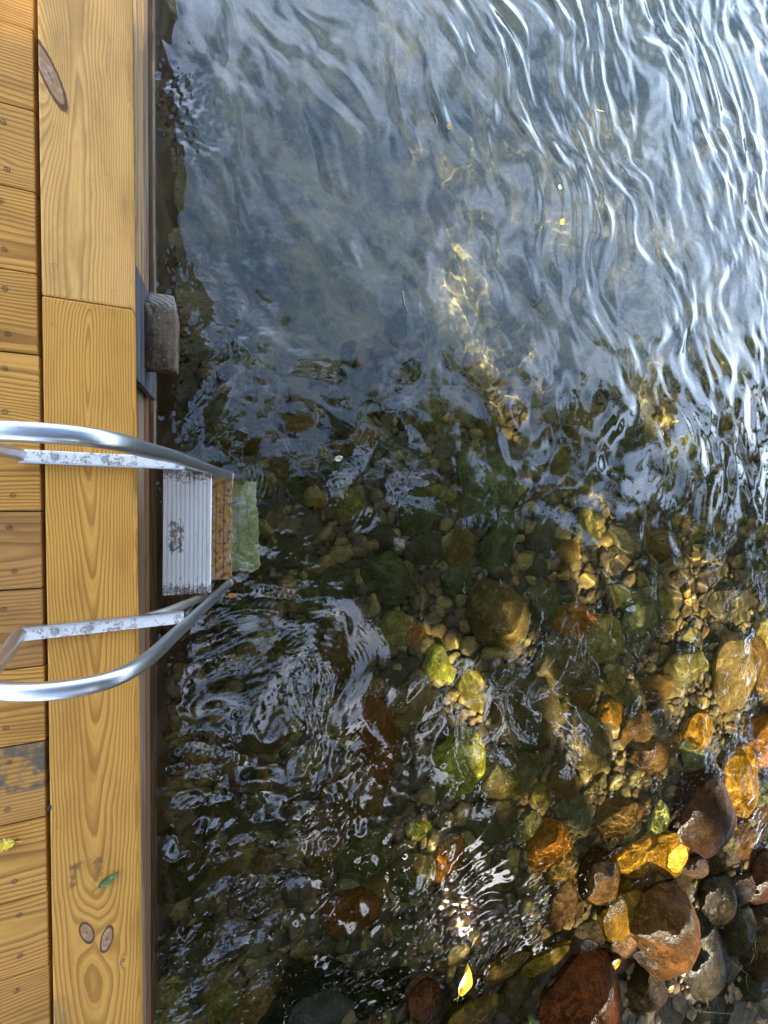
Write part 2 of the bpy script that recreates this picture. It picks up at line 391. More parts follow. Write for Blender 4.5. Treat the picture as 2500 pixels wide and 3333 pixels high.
lad = empty('dock_ladder', (-.1, -.1, DECK)); tag(lad, 'aluminium swim ladder hooked over the dock edge down into the water', 'ladder')
LO = Vector(lad.location)
prof = rrect(.023, .030, .0105, 4)
hi = [(-.487, .497), (-.476, .55), (-.457, .61), (-.440, .68), (-.424, .745), (-.402, .792), (-.368, .824), (-.322, .842), (-.28, .848), (-.238, .841), (-.208, .818), (-.188, .780), (-.172, .72), (-.152, .60), (-.135, .50), (-.094, .25), (-.0565, .02)]
lo = [(-.0565, .02), (-.02, -.20), (.018, -.42), (.05, -.60)]
for sgn, yy, dz in ((1, .101, .0), (-1, -.314, -.008)):
    hp = [Vector((x, yy, z + dz * (z > .5))) - LO for x, z in hi]
    if sgn > 0:
        hp = [Vector((x + (.0), yy - (.006 if z > .6 else 0), z + (.075 * min(1, max(0, (z - .5) / .3)))) ) - LO for x, z in hi]
    rail = sweep('handrail', smooth_path(hp, 6), prof, M['alu'], lad)
    lr = sweep('submerged_rail', smooth_path([Vector((x, yy, z)) - LO for x, z in lo], 3), rrect(.022, .029, .009, 3), M['alu_low'], lad)
    # flat mounting strap screwed to the deck, running out to the rail
    y_in = yy if sgn > 0 else yy
    st = box('mounting_strap', -.492, -.150, yy - .0145, yy + .0145, DECK + .002, DECK + .012, M['strap'], lad, bev=.0025)
    st.location = Vector(st.location) - LO
    st.rotation_euler = (0, 0, .035 if sgn < 0 else 0)
    for sx in (-.105, -.005) if sgn > 0 else (-.105, -.035):
        put_screw(sx, 0, .0062, st, 1.35)
    fl = box('strap_web', -.492, -.150, yy + (.0148 if sgn > 0 else .0148) - (.0326 if sgn > 0 else 0), yy + (.0178 if sgn > 0 else .0178) - (.0326 if sgn > 0 else 0), DECK + .001, DECK + .017, M['alu'], lad, bev=.001)
    fl.location = Vector(fl.location) - LO; fl.rotation_euler = st.rotation_euler
    br = sweep('brace', [Vector(p) - LO for p in ((-.243, yy + .004, .438), (-.205, yy + .004, .395), (-.12, yy + .004, .235))], rrect(.018, .022, .004, 2), M['alu_low'], lad)
def tread(name, x0, x1, y0, y1, z, mat, ng=10, thick=.02, wob=0):
    "ribbed tread; grooves are cut into the mesh"
    bm = bmesh.new(); w = x1 - x0; cx, cy = (x0 + x1) / 2, (y0 + y1) / 2
    xs = []; gw = .0017; gd = .0045
    xs.append((-w / 2, -thick)); xs.append((-w / 2, -.0015)); xs.append((-w / 2 + .0015, 0))
    for j in range(1, ng + 1):
        g = -w / 2 + w * j / (ng + 1)
        xs += [(g - gw * 1.1, 0), (g - gw * .8, -gd), (g + gw * .8, -gd), (g + gw * 1.1, 0)]
    xs += [(w / 2 - .0015, 0), (w / 2, -.0015), (w / 2, -thick)]
    ny = 40; rows = []
    for q in range(ny + 1):
        yv = -(y1 - y0) / 2 + (y1 - y0) * q / ny
        rows.append([bm.verts.new((xx + (wob * noise.noise(Vector((xx * 9, yv * 40, 3))) if abs(xx) > w * .45 else 0), yv, zz)) for xx, zz in xs])
    for q in range(ny):
        for j in range(len(xs) - 1): bm.faces.new((rows[q][j], rows[q][j + 1], rows[q + 1][j + 1], rows[q + 1][j]))
        bm.faces.new((rows[q][-1], rows[q][0], rows[q + 1][0], rows[q + 1][-1]))
    bm.faces.new(rows[0][::-1]); bm.faces.new(rows[-1])
    bmesh.ops.recalc_face_normals(bm, faces=bm.faces)
    o = from_bm(name, bm, mat, lad); o.location = Vector((cx, cy, z)) - LO
    return o
s1 = tread('step', -.237, -.101, -.291, .097, .27, M['tread']); s1['label'] = 'white ribbed upper step'
for sx in (-.040, .040):
    put_screw(sx, .178, .0003, s1, 1.4); put_screw(sx, -.178, .0003, s1, 1.4)
s2 = tread('step', -.186, -.048, -.297, .088, .016, M['rust'], ng=4, wob=.008); s2['label'] = 'rust-brown wet middle step at the waterline'
put_screw(.05, .17, .0003, s2, 1.3)
s3 = tread('step', -.11, .055, -.297, .095, -.235, M['algae'], ng=3, wob=.004); s3['label'] = 'pale green algae-covered step under the water'
for nm, st_ in (('s', s1),):
    for yy in (.101 - .0155, -.314 + .0155): pass

# ------------------------------------------------------------------ lake bed
S0, S1 = at(1180, 3333, 0), at(2500, 2660, 0)
sd = (S1 - S0)[:2]; sd /= np.linalg.norm(sd); sn = np.array([-sd[1], sd[0]])     # sn points to the open water
def vnoise2(X, Y, s, seed=0):
    "smooth value noise on arrays"
    r = np.random.default_rng(1000 + seed); T = r.random((64, 64))
    x = X / s + 13.7; y = Y / s + 7.3
    xi = np.floor(x).astype(int); yi = np.floor(y).astype(int); fx = x - xi; fy = y - yi
    fx = fx * fx * fx * (fx * (fx * 6 - 15) + 10); fy = fy * fy * fy * (fy * (fy * 6 - 15) + 10)
    a = T[xi % 64, yi % 64]; b = T[(xi + 1) % 64, yi % 64]; c = T[xi % 64, (yi + 1) % 64]; d = T[(xi + 1) % 64, (yi + 1) % 64]
    return (a * (1 - fx) + b * fx) * (1 - fy) + (c * (1 - fx) + d * fx) * fy * 1.0 - .5
def bed(X, Y):
    X = np.asarray(X, float); Y = np.asarray(Y, float)
    d = (X - S0[0]) * sn[0] + (Y - S0[1]) * sn[1]
    dep = np.where(d > 0, .085 + 1.15 * (1 - np.exp(-d / 3.6)), .085 + .14 * d)
    dep = np.maximum(dep, -1.2)
    return -dep + vnoise2(X, Y, .5, 1) * .05 + vnoise2(X, Y, .17, 2) * .02
xs = np.concatenate([np.linspace(-14, -1.2, 20), np.arange(-1.15, 5.2, .035), np.linspace(5.4, 30, 30)])
ys = np.concatenate([np.linspace(-30, -5.2, 30), np.arange(-5., 5.2, .035), np.linspace(5.4, 40, 30)])
def grid(xs, ys, zf):
    XX, YY = np.meshgrid(xs, ys); ZZ = zf(XX, YY); nx, ny = len(xs), len(ys)
    V = np.stack([XX.ravel(), YY.ravel(), ZZ.ravel()], 1)
    i = np.arange(nx * ny).reshape(ny, nx)
    Q = np.stack([i[:-1, :-1].ravel(), i[:-1, 1:].ravel(), i[1:, 1:].ravel(), i[1:, :-1].ravel()], 1)
    return V, Q
V, Q = grid(xs, ys, bed)
k = N('lake_bed_silt'); p = k.pos(); x, y, z = k.xyz(p)
n1 = k.noise(p, 3.2, 6, .65); n2 = k.noise(p, 22., 5, .7)
vor = k.voro(p, 26.); vc = k.voro(p, 26., out='Color')
silt = k.mix(k.sstep(n1, .40, .60), (.060, .062, .028), (.24, .20, .095))  # silt tone, also standing in for the haze of the deep water
silt = k.mix(k.mul(k.sstep(n2, .5, .7), .5), silt, (.24, .20, .12))
grav = k.mix(n2, (.035, .024, .010), (.09, .062, .025)); grav = k.mix(.4, grav, k.mix(k.xyz(vc)[0], (.03, .022, .012), (.11, .075, .03)))
shallow = k.sstep(k.add(z, k.mul(k.sub(n1, .5), .25)), -.80, -.58)
c = k.mix(shallow, silt, grav)
M['bed'] = k.bsdf(c, .85, 0, k.bump(k.add(k.mul(vor, -.6), n2), .8, .02))
bedo = link('lake_bed', np_mesh('lake_bed', V, Q), M['bed']); bedo['kind'] = 'structure'

# ------------------------------------------------------------------ stones
def rock_mesh(seed, sub=4, facets=7, amp=.16, chip=.80):
    r = random.Random(seed); bm = bmesh.new(); bmesh.ops.create_icosphere(bm, subdivisions=sub, radius=1)
    planes = []
    for _ in range(facets):
        d = Vector((r.gauss(0, 1), r.gauss(0, 1), r.gauss(0, .8))).normalized(); planes.append((d, r.uniform(chip, 1.0)))
    off = Vector((r.random() * 50, r.random() * 50, r.random() * 50))
    for v in bm.verts:
        c = v.co.copy()
        c *= 1 + amp * noise.noise(c * 1.0 + off) * 1.6
        for d, h in planes:
            t = c.dot(d) - h
            if t > 0: c -= d * t * .93
        c += v.co * (noise.noise(c * 3.2 + off) * .035 + noise.noise(c * 8 + off) * .014)
        v.co = c
    me = bpy.data.meshes.new('stone'); bm.to_mesh(me); bm.free()
    me.polygons.foreach_set('use_smooth', [True] * len(me.polygons)); return me
k = N('wet_lake_stone'); o = k.obj(); inf = k.info(); base = inf['Color']; rn = inf['Random']
ov = k.vadd(o, k.comb(k.mul(rn, 41.), k.mul(rn, 17.), k.mul(rn, 29.)))
n1 = k.noise(ov, 1.5, 5, .62, .6); n2 = k.noise(ov, 7., 6, .72); n3 = k.noise(ov, 30., 6, .75)
hsv = k.n('ShaderNodeHueSaturation'); k.put(hsv.inputs['Color'], base); hsv.inputs['Value'].default_value = .40; hsv.inputs['Saturation'].default_value = 1.1
hs2 = k.n('ShaderNodeHueSaturation'); k.put(hs2.inputs['Color'], base); hs2.inputs['Value'].default_value = 1.5; hs2.inputs['Saturation'].default_value = 1.0
hs3 = k.n('ShaderNodeHueSaturation'); k.put(hs3.inputs['Color'], base); hs3.inputs['Hue'].default_value = .497; hs3.inputs['Value'].default_value = 1.7
c = k.mix(k.sstep(n1, .36, .60), hsv.outputs[0], base)
c = k.mix(k.sstep(k.noise(k.vadd(ov, (9., 4., 2.)), 2.4, 6, .68, .8), .50, .60), c, hs3.outputs[0])
c = k.mix(k.sstep(n2, .52, .70), c, hs2.outputs[0])
c = k.mix(k.mul(k.sstep(n3, .50, .60), .72), c, (.025, .014, .006))
c = k.mix(k.mul(k.sstep(k.noise(ov, 44., 2), .66, .74), .35), c, (.36, .26, .13))
st = k.noise(k.vmul(ov, (6., 1.2, 3.)), 3., 5, .7)
c = k.mix(k.mul(k.sstep(st, .5, .66), .6), c, hsv.outputs[0])
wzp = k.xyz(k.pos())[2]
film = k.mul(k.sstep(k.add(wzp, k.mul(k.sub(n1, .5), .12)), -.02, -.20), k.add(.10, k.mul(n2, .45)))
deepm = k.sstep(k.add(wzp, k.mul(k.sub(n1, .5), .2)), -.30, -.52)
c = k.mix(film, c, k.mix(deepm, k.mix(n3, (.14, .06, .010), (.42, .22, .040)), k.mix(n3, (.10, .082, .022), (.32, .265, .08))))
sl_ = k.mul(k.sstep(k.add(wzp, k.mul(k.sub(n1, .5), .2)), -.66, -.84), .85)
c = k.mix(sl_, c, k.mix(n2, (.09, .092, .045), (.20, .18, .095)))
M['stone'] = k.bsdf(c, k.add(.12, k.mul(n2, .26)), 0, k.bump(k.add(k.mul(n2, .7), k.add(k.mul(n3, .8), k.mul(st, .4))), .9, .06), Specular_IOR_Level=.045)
POOL = [rock_mesh(100 + i, 4, 5 + (i % 6), .14 + .02 * (i % 5), .70 + .03 * (i % 5)) for i in range(16)]
for m_ in POOL: m_.materials.append(M['stone'])

def bedhit(px, py):
    "survey: where the refracted line of sight meets the bed"
    d = ray(px, py); t = -CAMZ / d[2]; p = np.array([0, 0, CAMZ]) + d * t
    eta = 1 / 1.33; n = np.array([0, 0, 1.]); c1 = -d.dot(n); c2 = math.sqrt(1 - eta * eta * (1 - c1 * c1)); dr = eta * d + (eta * c1 - c2) * n
    if float(bed(p[0], p[1])) >= 0:
        t = -CAMZ / d[2]; q = p.copy()
        for _ in range(60):
            if q[2] >= float(bed(q[0], q[1])): return q
            q = q + d * .01
        return q
    q = p.copy()
    for _ in range(400):
        q = q + dr * .01
        if q[2] <= float(bed(q[0], q[1])): break
    return q
placed = []
def stone(px, py, rx, ry, rot, color, label, z=None, thick=.62, mesh=None, group=None, sink=.25, name='stone'):
    if z is None: q = bedhit(px, py)
    else: q = at(px, py, z)
    k1 = np.linalg.norm(at(px + 20, py, q[2]) - at(px, py, q[2])) / 20; k2 = np.linalg.norm(at(px, py + 20, q[2]) - at(px, py, q[2])) / 20
    if z is None and q[2] < 0: k1 *= .93; k2 *= .93
    a, b = rx * k1, ry * k2
    h = min(a, b) * thick * random.uniform(.85, 1.15)
    if z is not None: q = np.array([*at(px, py, z - .45 * h)[:2], z])
    me = mesh or POOL[random.randrange(len(POOL))]
    o = bpy.data.objects.new(name, me); COL.objects.link(o)
    zz = q[2] + h * sink if z is None else q[2] - h * .75
    o.location = (q[0], q[1], zz); q_ = 1.12 if group else (1.04 if z is None else .95); o.scale = (a * q_, b * q_, h * 1.1)
    o.rotation_euler = (random.uniform(-.14, .14), random.uniform(-.14, .14), -R(rot))
    if z is not None: o.rotation_euler = (random.uniform(-.06, .06), random.uniform(-.06, .06), -R(rot))
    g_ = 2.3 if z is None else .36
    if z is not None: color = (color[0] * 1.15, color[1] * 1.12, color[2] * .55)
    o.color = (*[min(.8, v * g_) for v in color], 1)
    tag(o, label, 'stone', group); placed.append((px, py, max(rx, ry) * .82, min(rx, ry)))
    return o
OL, TAN, BR, RB, GD, GY, DK, YL, OR = (.085, .090, .035), (.22, .16, .065), (.13, .075, .028), (.16, .055, .018), (  .40, .175, .022), (.12, .105, .065), (.045, .038, .030), (.62, .44, .05), (.32, .125, .022)  # GD is a gold brightened to put sunlight into the stone colour
S = 1.507
hand = [
 # display x, y, rx, ry, rot, colour, label, z, facets
 (988, 1640, 54, 66, 15, YL, 'large rounded yellow boulder underwater right of the tall red brown slab'),
 (905, 1785, 30, 26, 0, YL, 'small pale yellow stone on the bed below the large yellow boulder'),
 (1100, 1655, 74, 62, 0, OL, 'broad olive green slab right of the large yellow boulder'),
 (1200, 1688, 32, 38, 0, BR, 'small round brown stone between the olive slab and the sunlit stones'),
 (1218, 1440, 66, 62, 20, (.13, .115, .055), 'large angular olive brown stone right of mid picture with a pointed top'),
 (1168, 1305, 38, 50, 20, OL, 'upright egg shaped green stone in the middle of the lake bed'),
 (1065, 1330, 58, 78, -20, (.10, .075, .03), 'large upright brown boulder left of the egg shaped green stone'),
 (1238, 1345, 48, 42, 10, OR, 'orange brown stone above the large angular olive one'),
 (942, 1440, 34, 46, 10, YL, 'yellow green upright stone left of the olive yellow one'),
 (1012, 1475, 30, 56, -12, (.22, .20, .055), 'olive yellow elongated stone standing beside a yellow green one'),
 (882, 1520, 52, 44, -30, TAN, 'tan angular stone with sharp corners in the mid shallows'),
 (725, 1420, 100, 52, -25, BR, 'long brown slab right below the ladder'),
 (640, 1392, 44, 48, 0, OL, 'green rounded stone just right of the lower handrail'),
 (812, 1600, 42, 100, -6, RB, 'tall red brown slab left of the large yellow boulder'),
 (890, 1368, 34, 32, 0, OR, 'small round brown stone above the yellow green stones'),
 (962, 1562, 30, 28, 0, GY, 'small grey stone just above the large yellow boulder'),
 (1135, 1540, 72, 82, 10, (.08, .075, .045), 'dark olive boulder between the angular stone and the olive slab'),
 (1262, 1600, 44, 72, -20, (.15, .13, .06), 'slanting olive tan slab right of the olive green slab'),
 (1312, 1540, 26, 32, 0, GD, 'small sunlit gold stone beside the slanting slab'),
 (1365, 1570, 34, 44, 10, BR, 'brown stone right of the small sunlit gold one'),
 (1478, 1442, 52, 42, 0, (.16, .15, .05), 'olive yellow stone at the right in the shaded shallows'),
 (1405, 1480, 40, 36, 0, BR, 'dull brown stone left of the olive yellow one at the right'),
 (1400, 1630, 52, 40, 20, BR, 'brown stone in the middle of the sunlit patch at right'),
 (1500, 1582, 30, 44, 0, GD, 'gold stone lying in the sun above the big half-dry boulder'),
 (1572, 1450, 42, 80, 8, TAN, 'tall tan stone glowing in the sun at the right edge'),
 (1620, 1420, 34, 44, 0, BR, 'brown stone at the right edge beside the tall tan one'),
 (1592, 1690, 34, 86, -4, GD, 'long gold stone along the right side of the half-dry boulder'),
 (1640, 1600, 44, 60, 0, OR, 'orange brown stone cut by the right edge above the gold one'),
 (1182, 1820, 46, 52, -15, OR, 'orange brown stone in the shallows left of the grey-topped one'),
 (965, 1852, 32, 50, 25, OR, 'leaning orange brown stone below the small pale yellow stone'),
 (1235, 1760, 34, 46, 0, (.12, .12, .06), 'narrow olive grey stone above the orange brown one'),
 (880, 1880, 56, 50, 0, OL, 'green brown stone in the rippled water left of the leaning orange one'),
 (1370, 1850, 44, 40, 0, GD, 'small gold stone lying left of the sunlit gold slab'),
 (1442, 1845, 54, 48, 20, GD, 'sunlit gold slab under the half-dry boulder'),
 (1330, 1760, 46, 40, 0, BR, 'brown stone under thin water left of the half-dry boulder'),
 (1060, 1770, 54, 46, 0, (.07, .075, .04), 'dark green stone below the broad olive slab'),
 (1050, 1920, 60, 44, 10, (.10, .085, .04), 'wide dark olive stone in the near shallows'),
 (720, 1760, 56, 44, 0, BR, 'brown stone under the rippled water beside the dock'),
 (590, 1560, 50, 42, 0, (.15, .10, .03), 'ochre stone near the dock below the ladder'),
 (560, 1740, 52, 44, 0, OL, 'dark green stone close to the dock in rippled water'),
 (760, 1960, 62, 50, 10, RB, 'red brown stone below rippled water near the shore'),
]
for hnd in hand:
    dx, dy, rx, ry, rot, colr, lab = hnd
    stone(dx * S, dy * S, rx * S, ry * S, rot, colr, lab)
M['stone_m'] = M['stone']
dry = [ # emergent: x, y, rx, ry, rot, colour, label, top z, thick, seed, facets
 (1510, 1748, 62, 92, -6, (.13, .055, .030), 'big smooth brown boulder half out of the water at the right', .035, .75, 1, 3),
 (1292, 1892, 44, 66, -18, (.22, .11, .05), 'blocky brown stone with a pale grey dry facet', .012, .7, 2, 9),
 (1342, 1965, 62, 76, 20, (.42, .22, .02), 'big orange gold wet stone left of the kidney-shaped boulder', .012, .55, 3, 6),
 (1424, 2012, 62, 100, -28, (.25, .105, .035), 'kidney-shaped orange and brown boulder lying on the grey speckled one', .13, .7, 4, 2),
 (1512, 2058, 50, 92, -6, (.10, .085, .10), 'dark grey speckled stone behind the kidney-shaped boulder', .07, .7, 5, 4),
 (1256, 2160, 76, 96, -12, (.22, .060, .022), 'large glossy red brown boulder at the bottom edge', .12, .8, 6, 2),
 (1392, 2140, 44, 44, 0, (.13, .075, .035), 'rounded brown stone just below the kidney-shaped boulder', .07, .75, 7, 6),
 (1540, 1935, 34, 58, 8, (.10, .07, .04), 'upright brown stone above the dark grey speckled one', .05, .7, 8, 5),
 (1505, 1875, 30, 24, 20, (.20, .12, .10), 'small pinkish brown stone touching the foot of the half-dry boulder', .03, .7, 9, 6),
 (1580, 2005, 38, 52, -35, (.10, .075, .04), 'brown stone with a glossy top leaning right of the grey speckled one', .07, .75, 10, 6),
 (1646, 2025, 46, 78, -30, (.12, .075, .04), 'dark rounded stone cut by the right edge with a blue-grey sheen', .10, .7, 11, 3),
 (1592, 1925, 46, 46, 10, (.075, .040, .032), 'dark wet stone ringed by bright water at the right', .03, .6, 12, 5),
 (1648, 1895, 38, 52, -30, (.14, .05, .035), 'red brown stone cut by the right edge above the dark wet one', .06, .7, 13, 5),
 (1522, 2170, 80, 66, 10, (.085, .078, .06), 'large grey brown stone at the bottom edge right of the glossy red brown boulder', .05, .6, 14, 4),
 (1620, 2120, 40, 40, 0, (.09, .085, .045), 'small mossy stone among the grass at the bottom right', .08, .7, 15, 5),
 (1180, 2068, 62, 26, -5, (.36, .22, .03), 'flat golden slab with a yellow rim at the water line', .008, .6, 16, 8),
 (1075, 2085, 76, 36, -12, (.28, .17, .04), 'long golden brown stone left of the flat golden slab', -.005, .6, 17, 6),
 (918, 2170, 34, 46, 15, (.20, .075, .04), 'small red brown stone with a bright glint at the bottom edge', .04, .8, 18, 4),
 (1020, 2180, 76, 50, 0, (.27, .16, .035), 'golden brown slab under the big yellow leaf', .0, .5, 19, 5),
 (1110, 2140, 44, 46, 20, (.12, .085, .035), 'dull brown stone between the yellow leaf and the red brown boulder', .015, .6, 20, 7),
 (675, 2155, 112, 78, 5, (.085, .085, .088), 'large flat blue-grey slab just under the surface near the dock', -.012, .5, 21, 7),
 (1440, 1930, 40, 26, 30, (.12, .08, .03), 'wet brown stone between the gold slab and the kidney-shaped boulder', .0, .6, 22, 6),
 (1330, 2080, 40, 24, 10, (.12, .05, .025), 'reddish brown pebble beside the yellow leaf near the kidney-shaped boulder', .03, .7, 23, 5),
 (820, 2130, 66, 46, 0, (.09, .08, .04), 'olive brown stone under foaming ripples right of the blue-grey slab', -.03, .6, 24, 5),
]
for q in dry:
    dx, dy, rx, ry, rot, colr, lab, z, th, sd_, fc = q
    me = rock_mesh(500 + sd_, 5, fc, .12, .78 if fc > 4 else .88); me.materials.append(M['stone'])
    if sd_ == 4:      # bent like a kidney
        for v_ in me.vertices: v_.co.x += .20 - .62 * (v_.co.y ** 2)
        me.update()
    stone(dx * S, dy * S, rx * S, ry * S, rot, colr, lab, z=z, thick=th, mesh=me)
# the rest: packed with dart throwing
fillc = {
 'deep': [((.19, .19, .11), 'pale silted grey green stone on the deep bed in the open water', 'silted stones on the deep bed'),
          ((.24, .205, .11), 'sandy beige silted stone on the deep bed in the open water', 'silted beige stones on the deep bed')],
 'mid': [((.075, .085, .035), 'dark olive algae-coated stone in the shaded water between ladder and shore', 'olive stones in the shaded water'),
         ((.155, .095, .030), 'plain brown stone in the shaded water between ladder and shore', 'brown stones in the shaded water'),
         ((.20, .165, .045), 'yellowish olive stone in the shaded water between ladder and shore', 'yellow olive stones in the shaded water'),
         ((.075, .068, .048), 'plain dark grey stone in the shaded water between ladder and shore', 'grey stones in the shaded water')],
 'shore': [((.12, .065, .028), 'small wet brown stone packed among the boulders along the shore', 'wet brown stones along the shore'),
           ((.17, .085, .03), 'small wet orange brown stone packed among the boulders along the shore', 'wet orange stones along the shore'),
           ((.075, .052, .03), 'small wet dark grey stone packed among the boulders along the shore', 'wet dark stones along the shore')]}
tries = 0; nfill = 0
rr_ = random.Random(11)
while tries < 60000 and nfill < 234:
    tries += 1
    first = nfill < 62 and tries < 20000
    px, py = rr_.uniform(520, 2600), rr_.uniform(-30, 3400)
    if first: px, py = rr_.uniform(1150, 2620), rr_.uniform(2550, 3420)
    q = at(px, py, 0); d = (q[0] - S0[0]) * sn[0] + (q[1] - S0[1]) * sn[1]
    zone = 'shore' if d < .12 else ('mid' if d < 2.75 else 'deep')
    if first and zone != 'shore': continue
    if zone == 'deep' and (px < 1150 or rr_.random() > .03): continue
    r_ = rr_.choice([36, 44, 52, 64, 76, 92])
    if zone == 'shore': r_ = rr_.choice([22, 28, 34, 42, 52]) * (1 if tries < 3000 else .75)
    elif zone == 'deep': r_ *= .85
    elif tries > 26000: r_ *= .5
    elif nfill > 125: r_ *= .70
    if any((px - a) ** 2 + (py - b) ** 2 < ((.66 if zone != 'deep' else .9) * (r_ + c_)) ** 2 for a, b, c_, _ in placed): continue
    colr, lab, grp = rr_.choice(fillc[zone]); j = rr_.uniform(.7, 1.3) * (1.9 if zone == 'mid' and d < 1.6 and px > 2050 else 1)  # stones in the right shallows have sunlight brightened into their colour
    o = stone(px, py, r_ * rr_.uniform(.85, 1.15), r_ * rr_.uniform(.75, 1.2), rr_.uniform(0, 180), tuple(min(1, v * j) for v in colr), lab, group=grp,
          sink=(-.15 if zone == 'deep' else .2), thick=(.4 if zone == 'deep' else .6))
    nfill += 1
print('fill stones', nfill, 'tries', tries)

# pebbles and grit between the stones: uncountable
def scatter_pebbles():
    bm = bmesh.new(); bmesh.ops.create_icosphere(bm, subdivisions=2, radius=1); base = np.array([v.co[:] for v in bm.verts]); tri = np.array([[v.index for v in f.verts] for f in bm.faces]); bm.free()
    n = 6500; VV = []; FF = []; CC = []
    r = np.random.default_rng(5)
    uu = r.uniform(-.32, 4.2, n * 3); vv = r.uniform(-4.4, 3.6, n * 3)
    d = (uu - S0[0]) * sn[0] + (vv - S0[1]) * sn[1]; keep = (d < 3.3) & ((d > .05) | (r.random(n * 3) < .25)) & (r.random(n * 3) < np.clip(1.15 - d / 3.3, .05, 1)); uu, vv = uu[keep][:n], vv[keep][:n]
    zz = bed(uu, vv)
    for i in range(len(uu)):
        s = r.uniform(.010, .042) * r.uniform(.7, 1.3); a = r.uniform(0, 6.28)
        b = base * (1 + .18 * r.standard_normal((len(base), 1)) * .5) * np.array([s * r.uniform(.8, 1.4), s, s * .6])
        ca, sa = math.cos(a), math.sin(a); b = np.stack([b[:, 0] * ca - b[:, 1] * sa, b[:, 0] * sa + b[:, 1] * ca, b[:, 2]], 1)
        VV.append(b + [uu[i], vv[i], zz[i] + s * .25]); FF.append(tri + i * len(base))
    return np_mesh('pebbles', np.concatenate(VV), np.concatenate(FF))
k = N('pebble_mix'); p = k.pos(); vc = k.voro(p, 30., out='Color'); a = k.xyz(vc)[0]; b = k.xyz(vc)[1]
c = k.mix(a, (.030, .020, .008), (.19, .10, .028)); c = k.mix(k.mul(b, .4), c, (.07, .07, .022)); nn = k.noise(p, 90., 4, .7); c = k.mix(k.mul(k.sstep(nn, .5, .7), .5), c, (.03, .02, .012))
M['peb'] = k.bsdf(c, .65, 0, k.bump(nn, .4, .004))
pb = link('pebbles', scatter_pebbles(), M['peb']); tag(pb, 'small brown and olive pebbles filling the gaps between the stones', 'pebbles', kind='stuff')

def scatter_cobbles():
    "the many smaller cobbles left over between the individual stones"
    bases = []
    for q_ in range(5):
        m_ = rock_mesh(900 + q_, 3, 8, .15, .72); V_ = np.empty(len(m_.vertices) * 3, np.float32); m_.vertices.foreach_get('co', V_)
        T_ = np.empty(len(m_.polygons) * 3, np.int32); m_.polygons.foreach_get('vertices', T_); bases.append((V_.reshape(-1, 3), T_.reshape(-1, 3))); bpy.data.meshes.remove(m_)
    r = np.random.default_rng(15); VV = []; FF = []; n0 = 0; got = []
    while len(got) < 1150:
        x, y = r.uniform(-.28, 4.2), r.uniform(-4.2, 2.2); d = (x - S0[0]) * sn[0] + (y - S0[1]) * sn[1]
        if d > 2.9 or d < -.12 or (d > 2.2 and r.random() < .6): continue
        s_ = r.uniform(.022, .060)
        if any((x - a) ** 2 + (y - b) ** 2 < (.72 * (s_ + c)) ** 2 for a, b, c in got): continue
        got.append((x, y, s_)); B, T = bases[r.integers(5)]; a = r.uniform(0, 6.28); ca, sa = math.cos(a), math.sin(a)
        b = B * np.array([s_ * r.uniform(.9, 1.35), s_, s_ * .6]); b = np.stack([b[:, 0] * ca - b[:, 1] * sa, b[:, 0] * sa + b[:, 1] * ca, b[:, 2]], 1)
        VV.append(b + [x, y, float(bed(x, y)) + s_ * .25]); FF.append(T + n0); n0 += len(b)
    return np_mesh('cobbles', np.concatenate(VV), np.concatenate(FF))
k = N('cobble_mix'); p = k.pos(); vc = k.voro(p, 9., out='Color'); a = k.xyz(vc)[0]; b = k.xyz(vc)[1]; nn = k.noise(p, 38., 6, .74); n4 = k.noise(p, 140., 4, .7)
c = k.mix(a, (.10, .060, .018), (.36, .215, .055)); c = k.mix(k.mul(b, .75), c, (.17, .165, .05)); c = k.mix(k.mul(k.sstep(nn, .46, .62), .65), c, (.045, .028, .012)); c = k.mix(k.mul(k.sstep(n4, .55, .68), .4), c, (.34, .25, .10))
M['cob'] = k.bsdf(c, .35, 0, k.bump(k.add(nn, k.mul(n4, .4)), .6, .008), Specular_IOR_Level=.2)
cb = link('cobbles', scatter_cobbles(), M['cob']); tag(cb, 'fist-sized brown and olive cobbles packed between the larger stones', 'cobbles', kind='stuff')

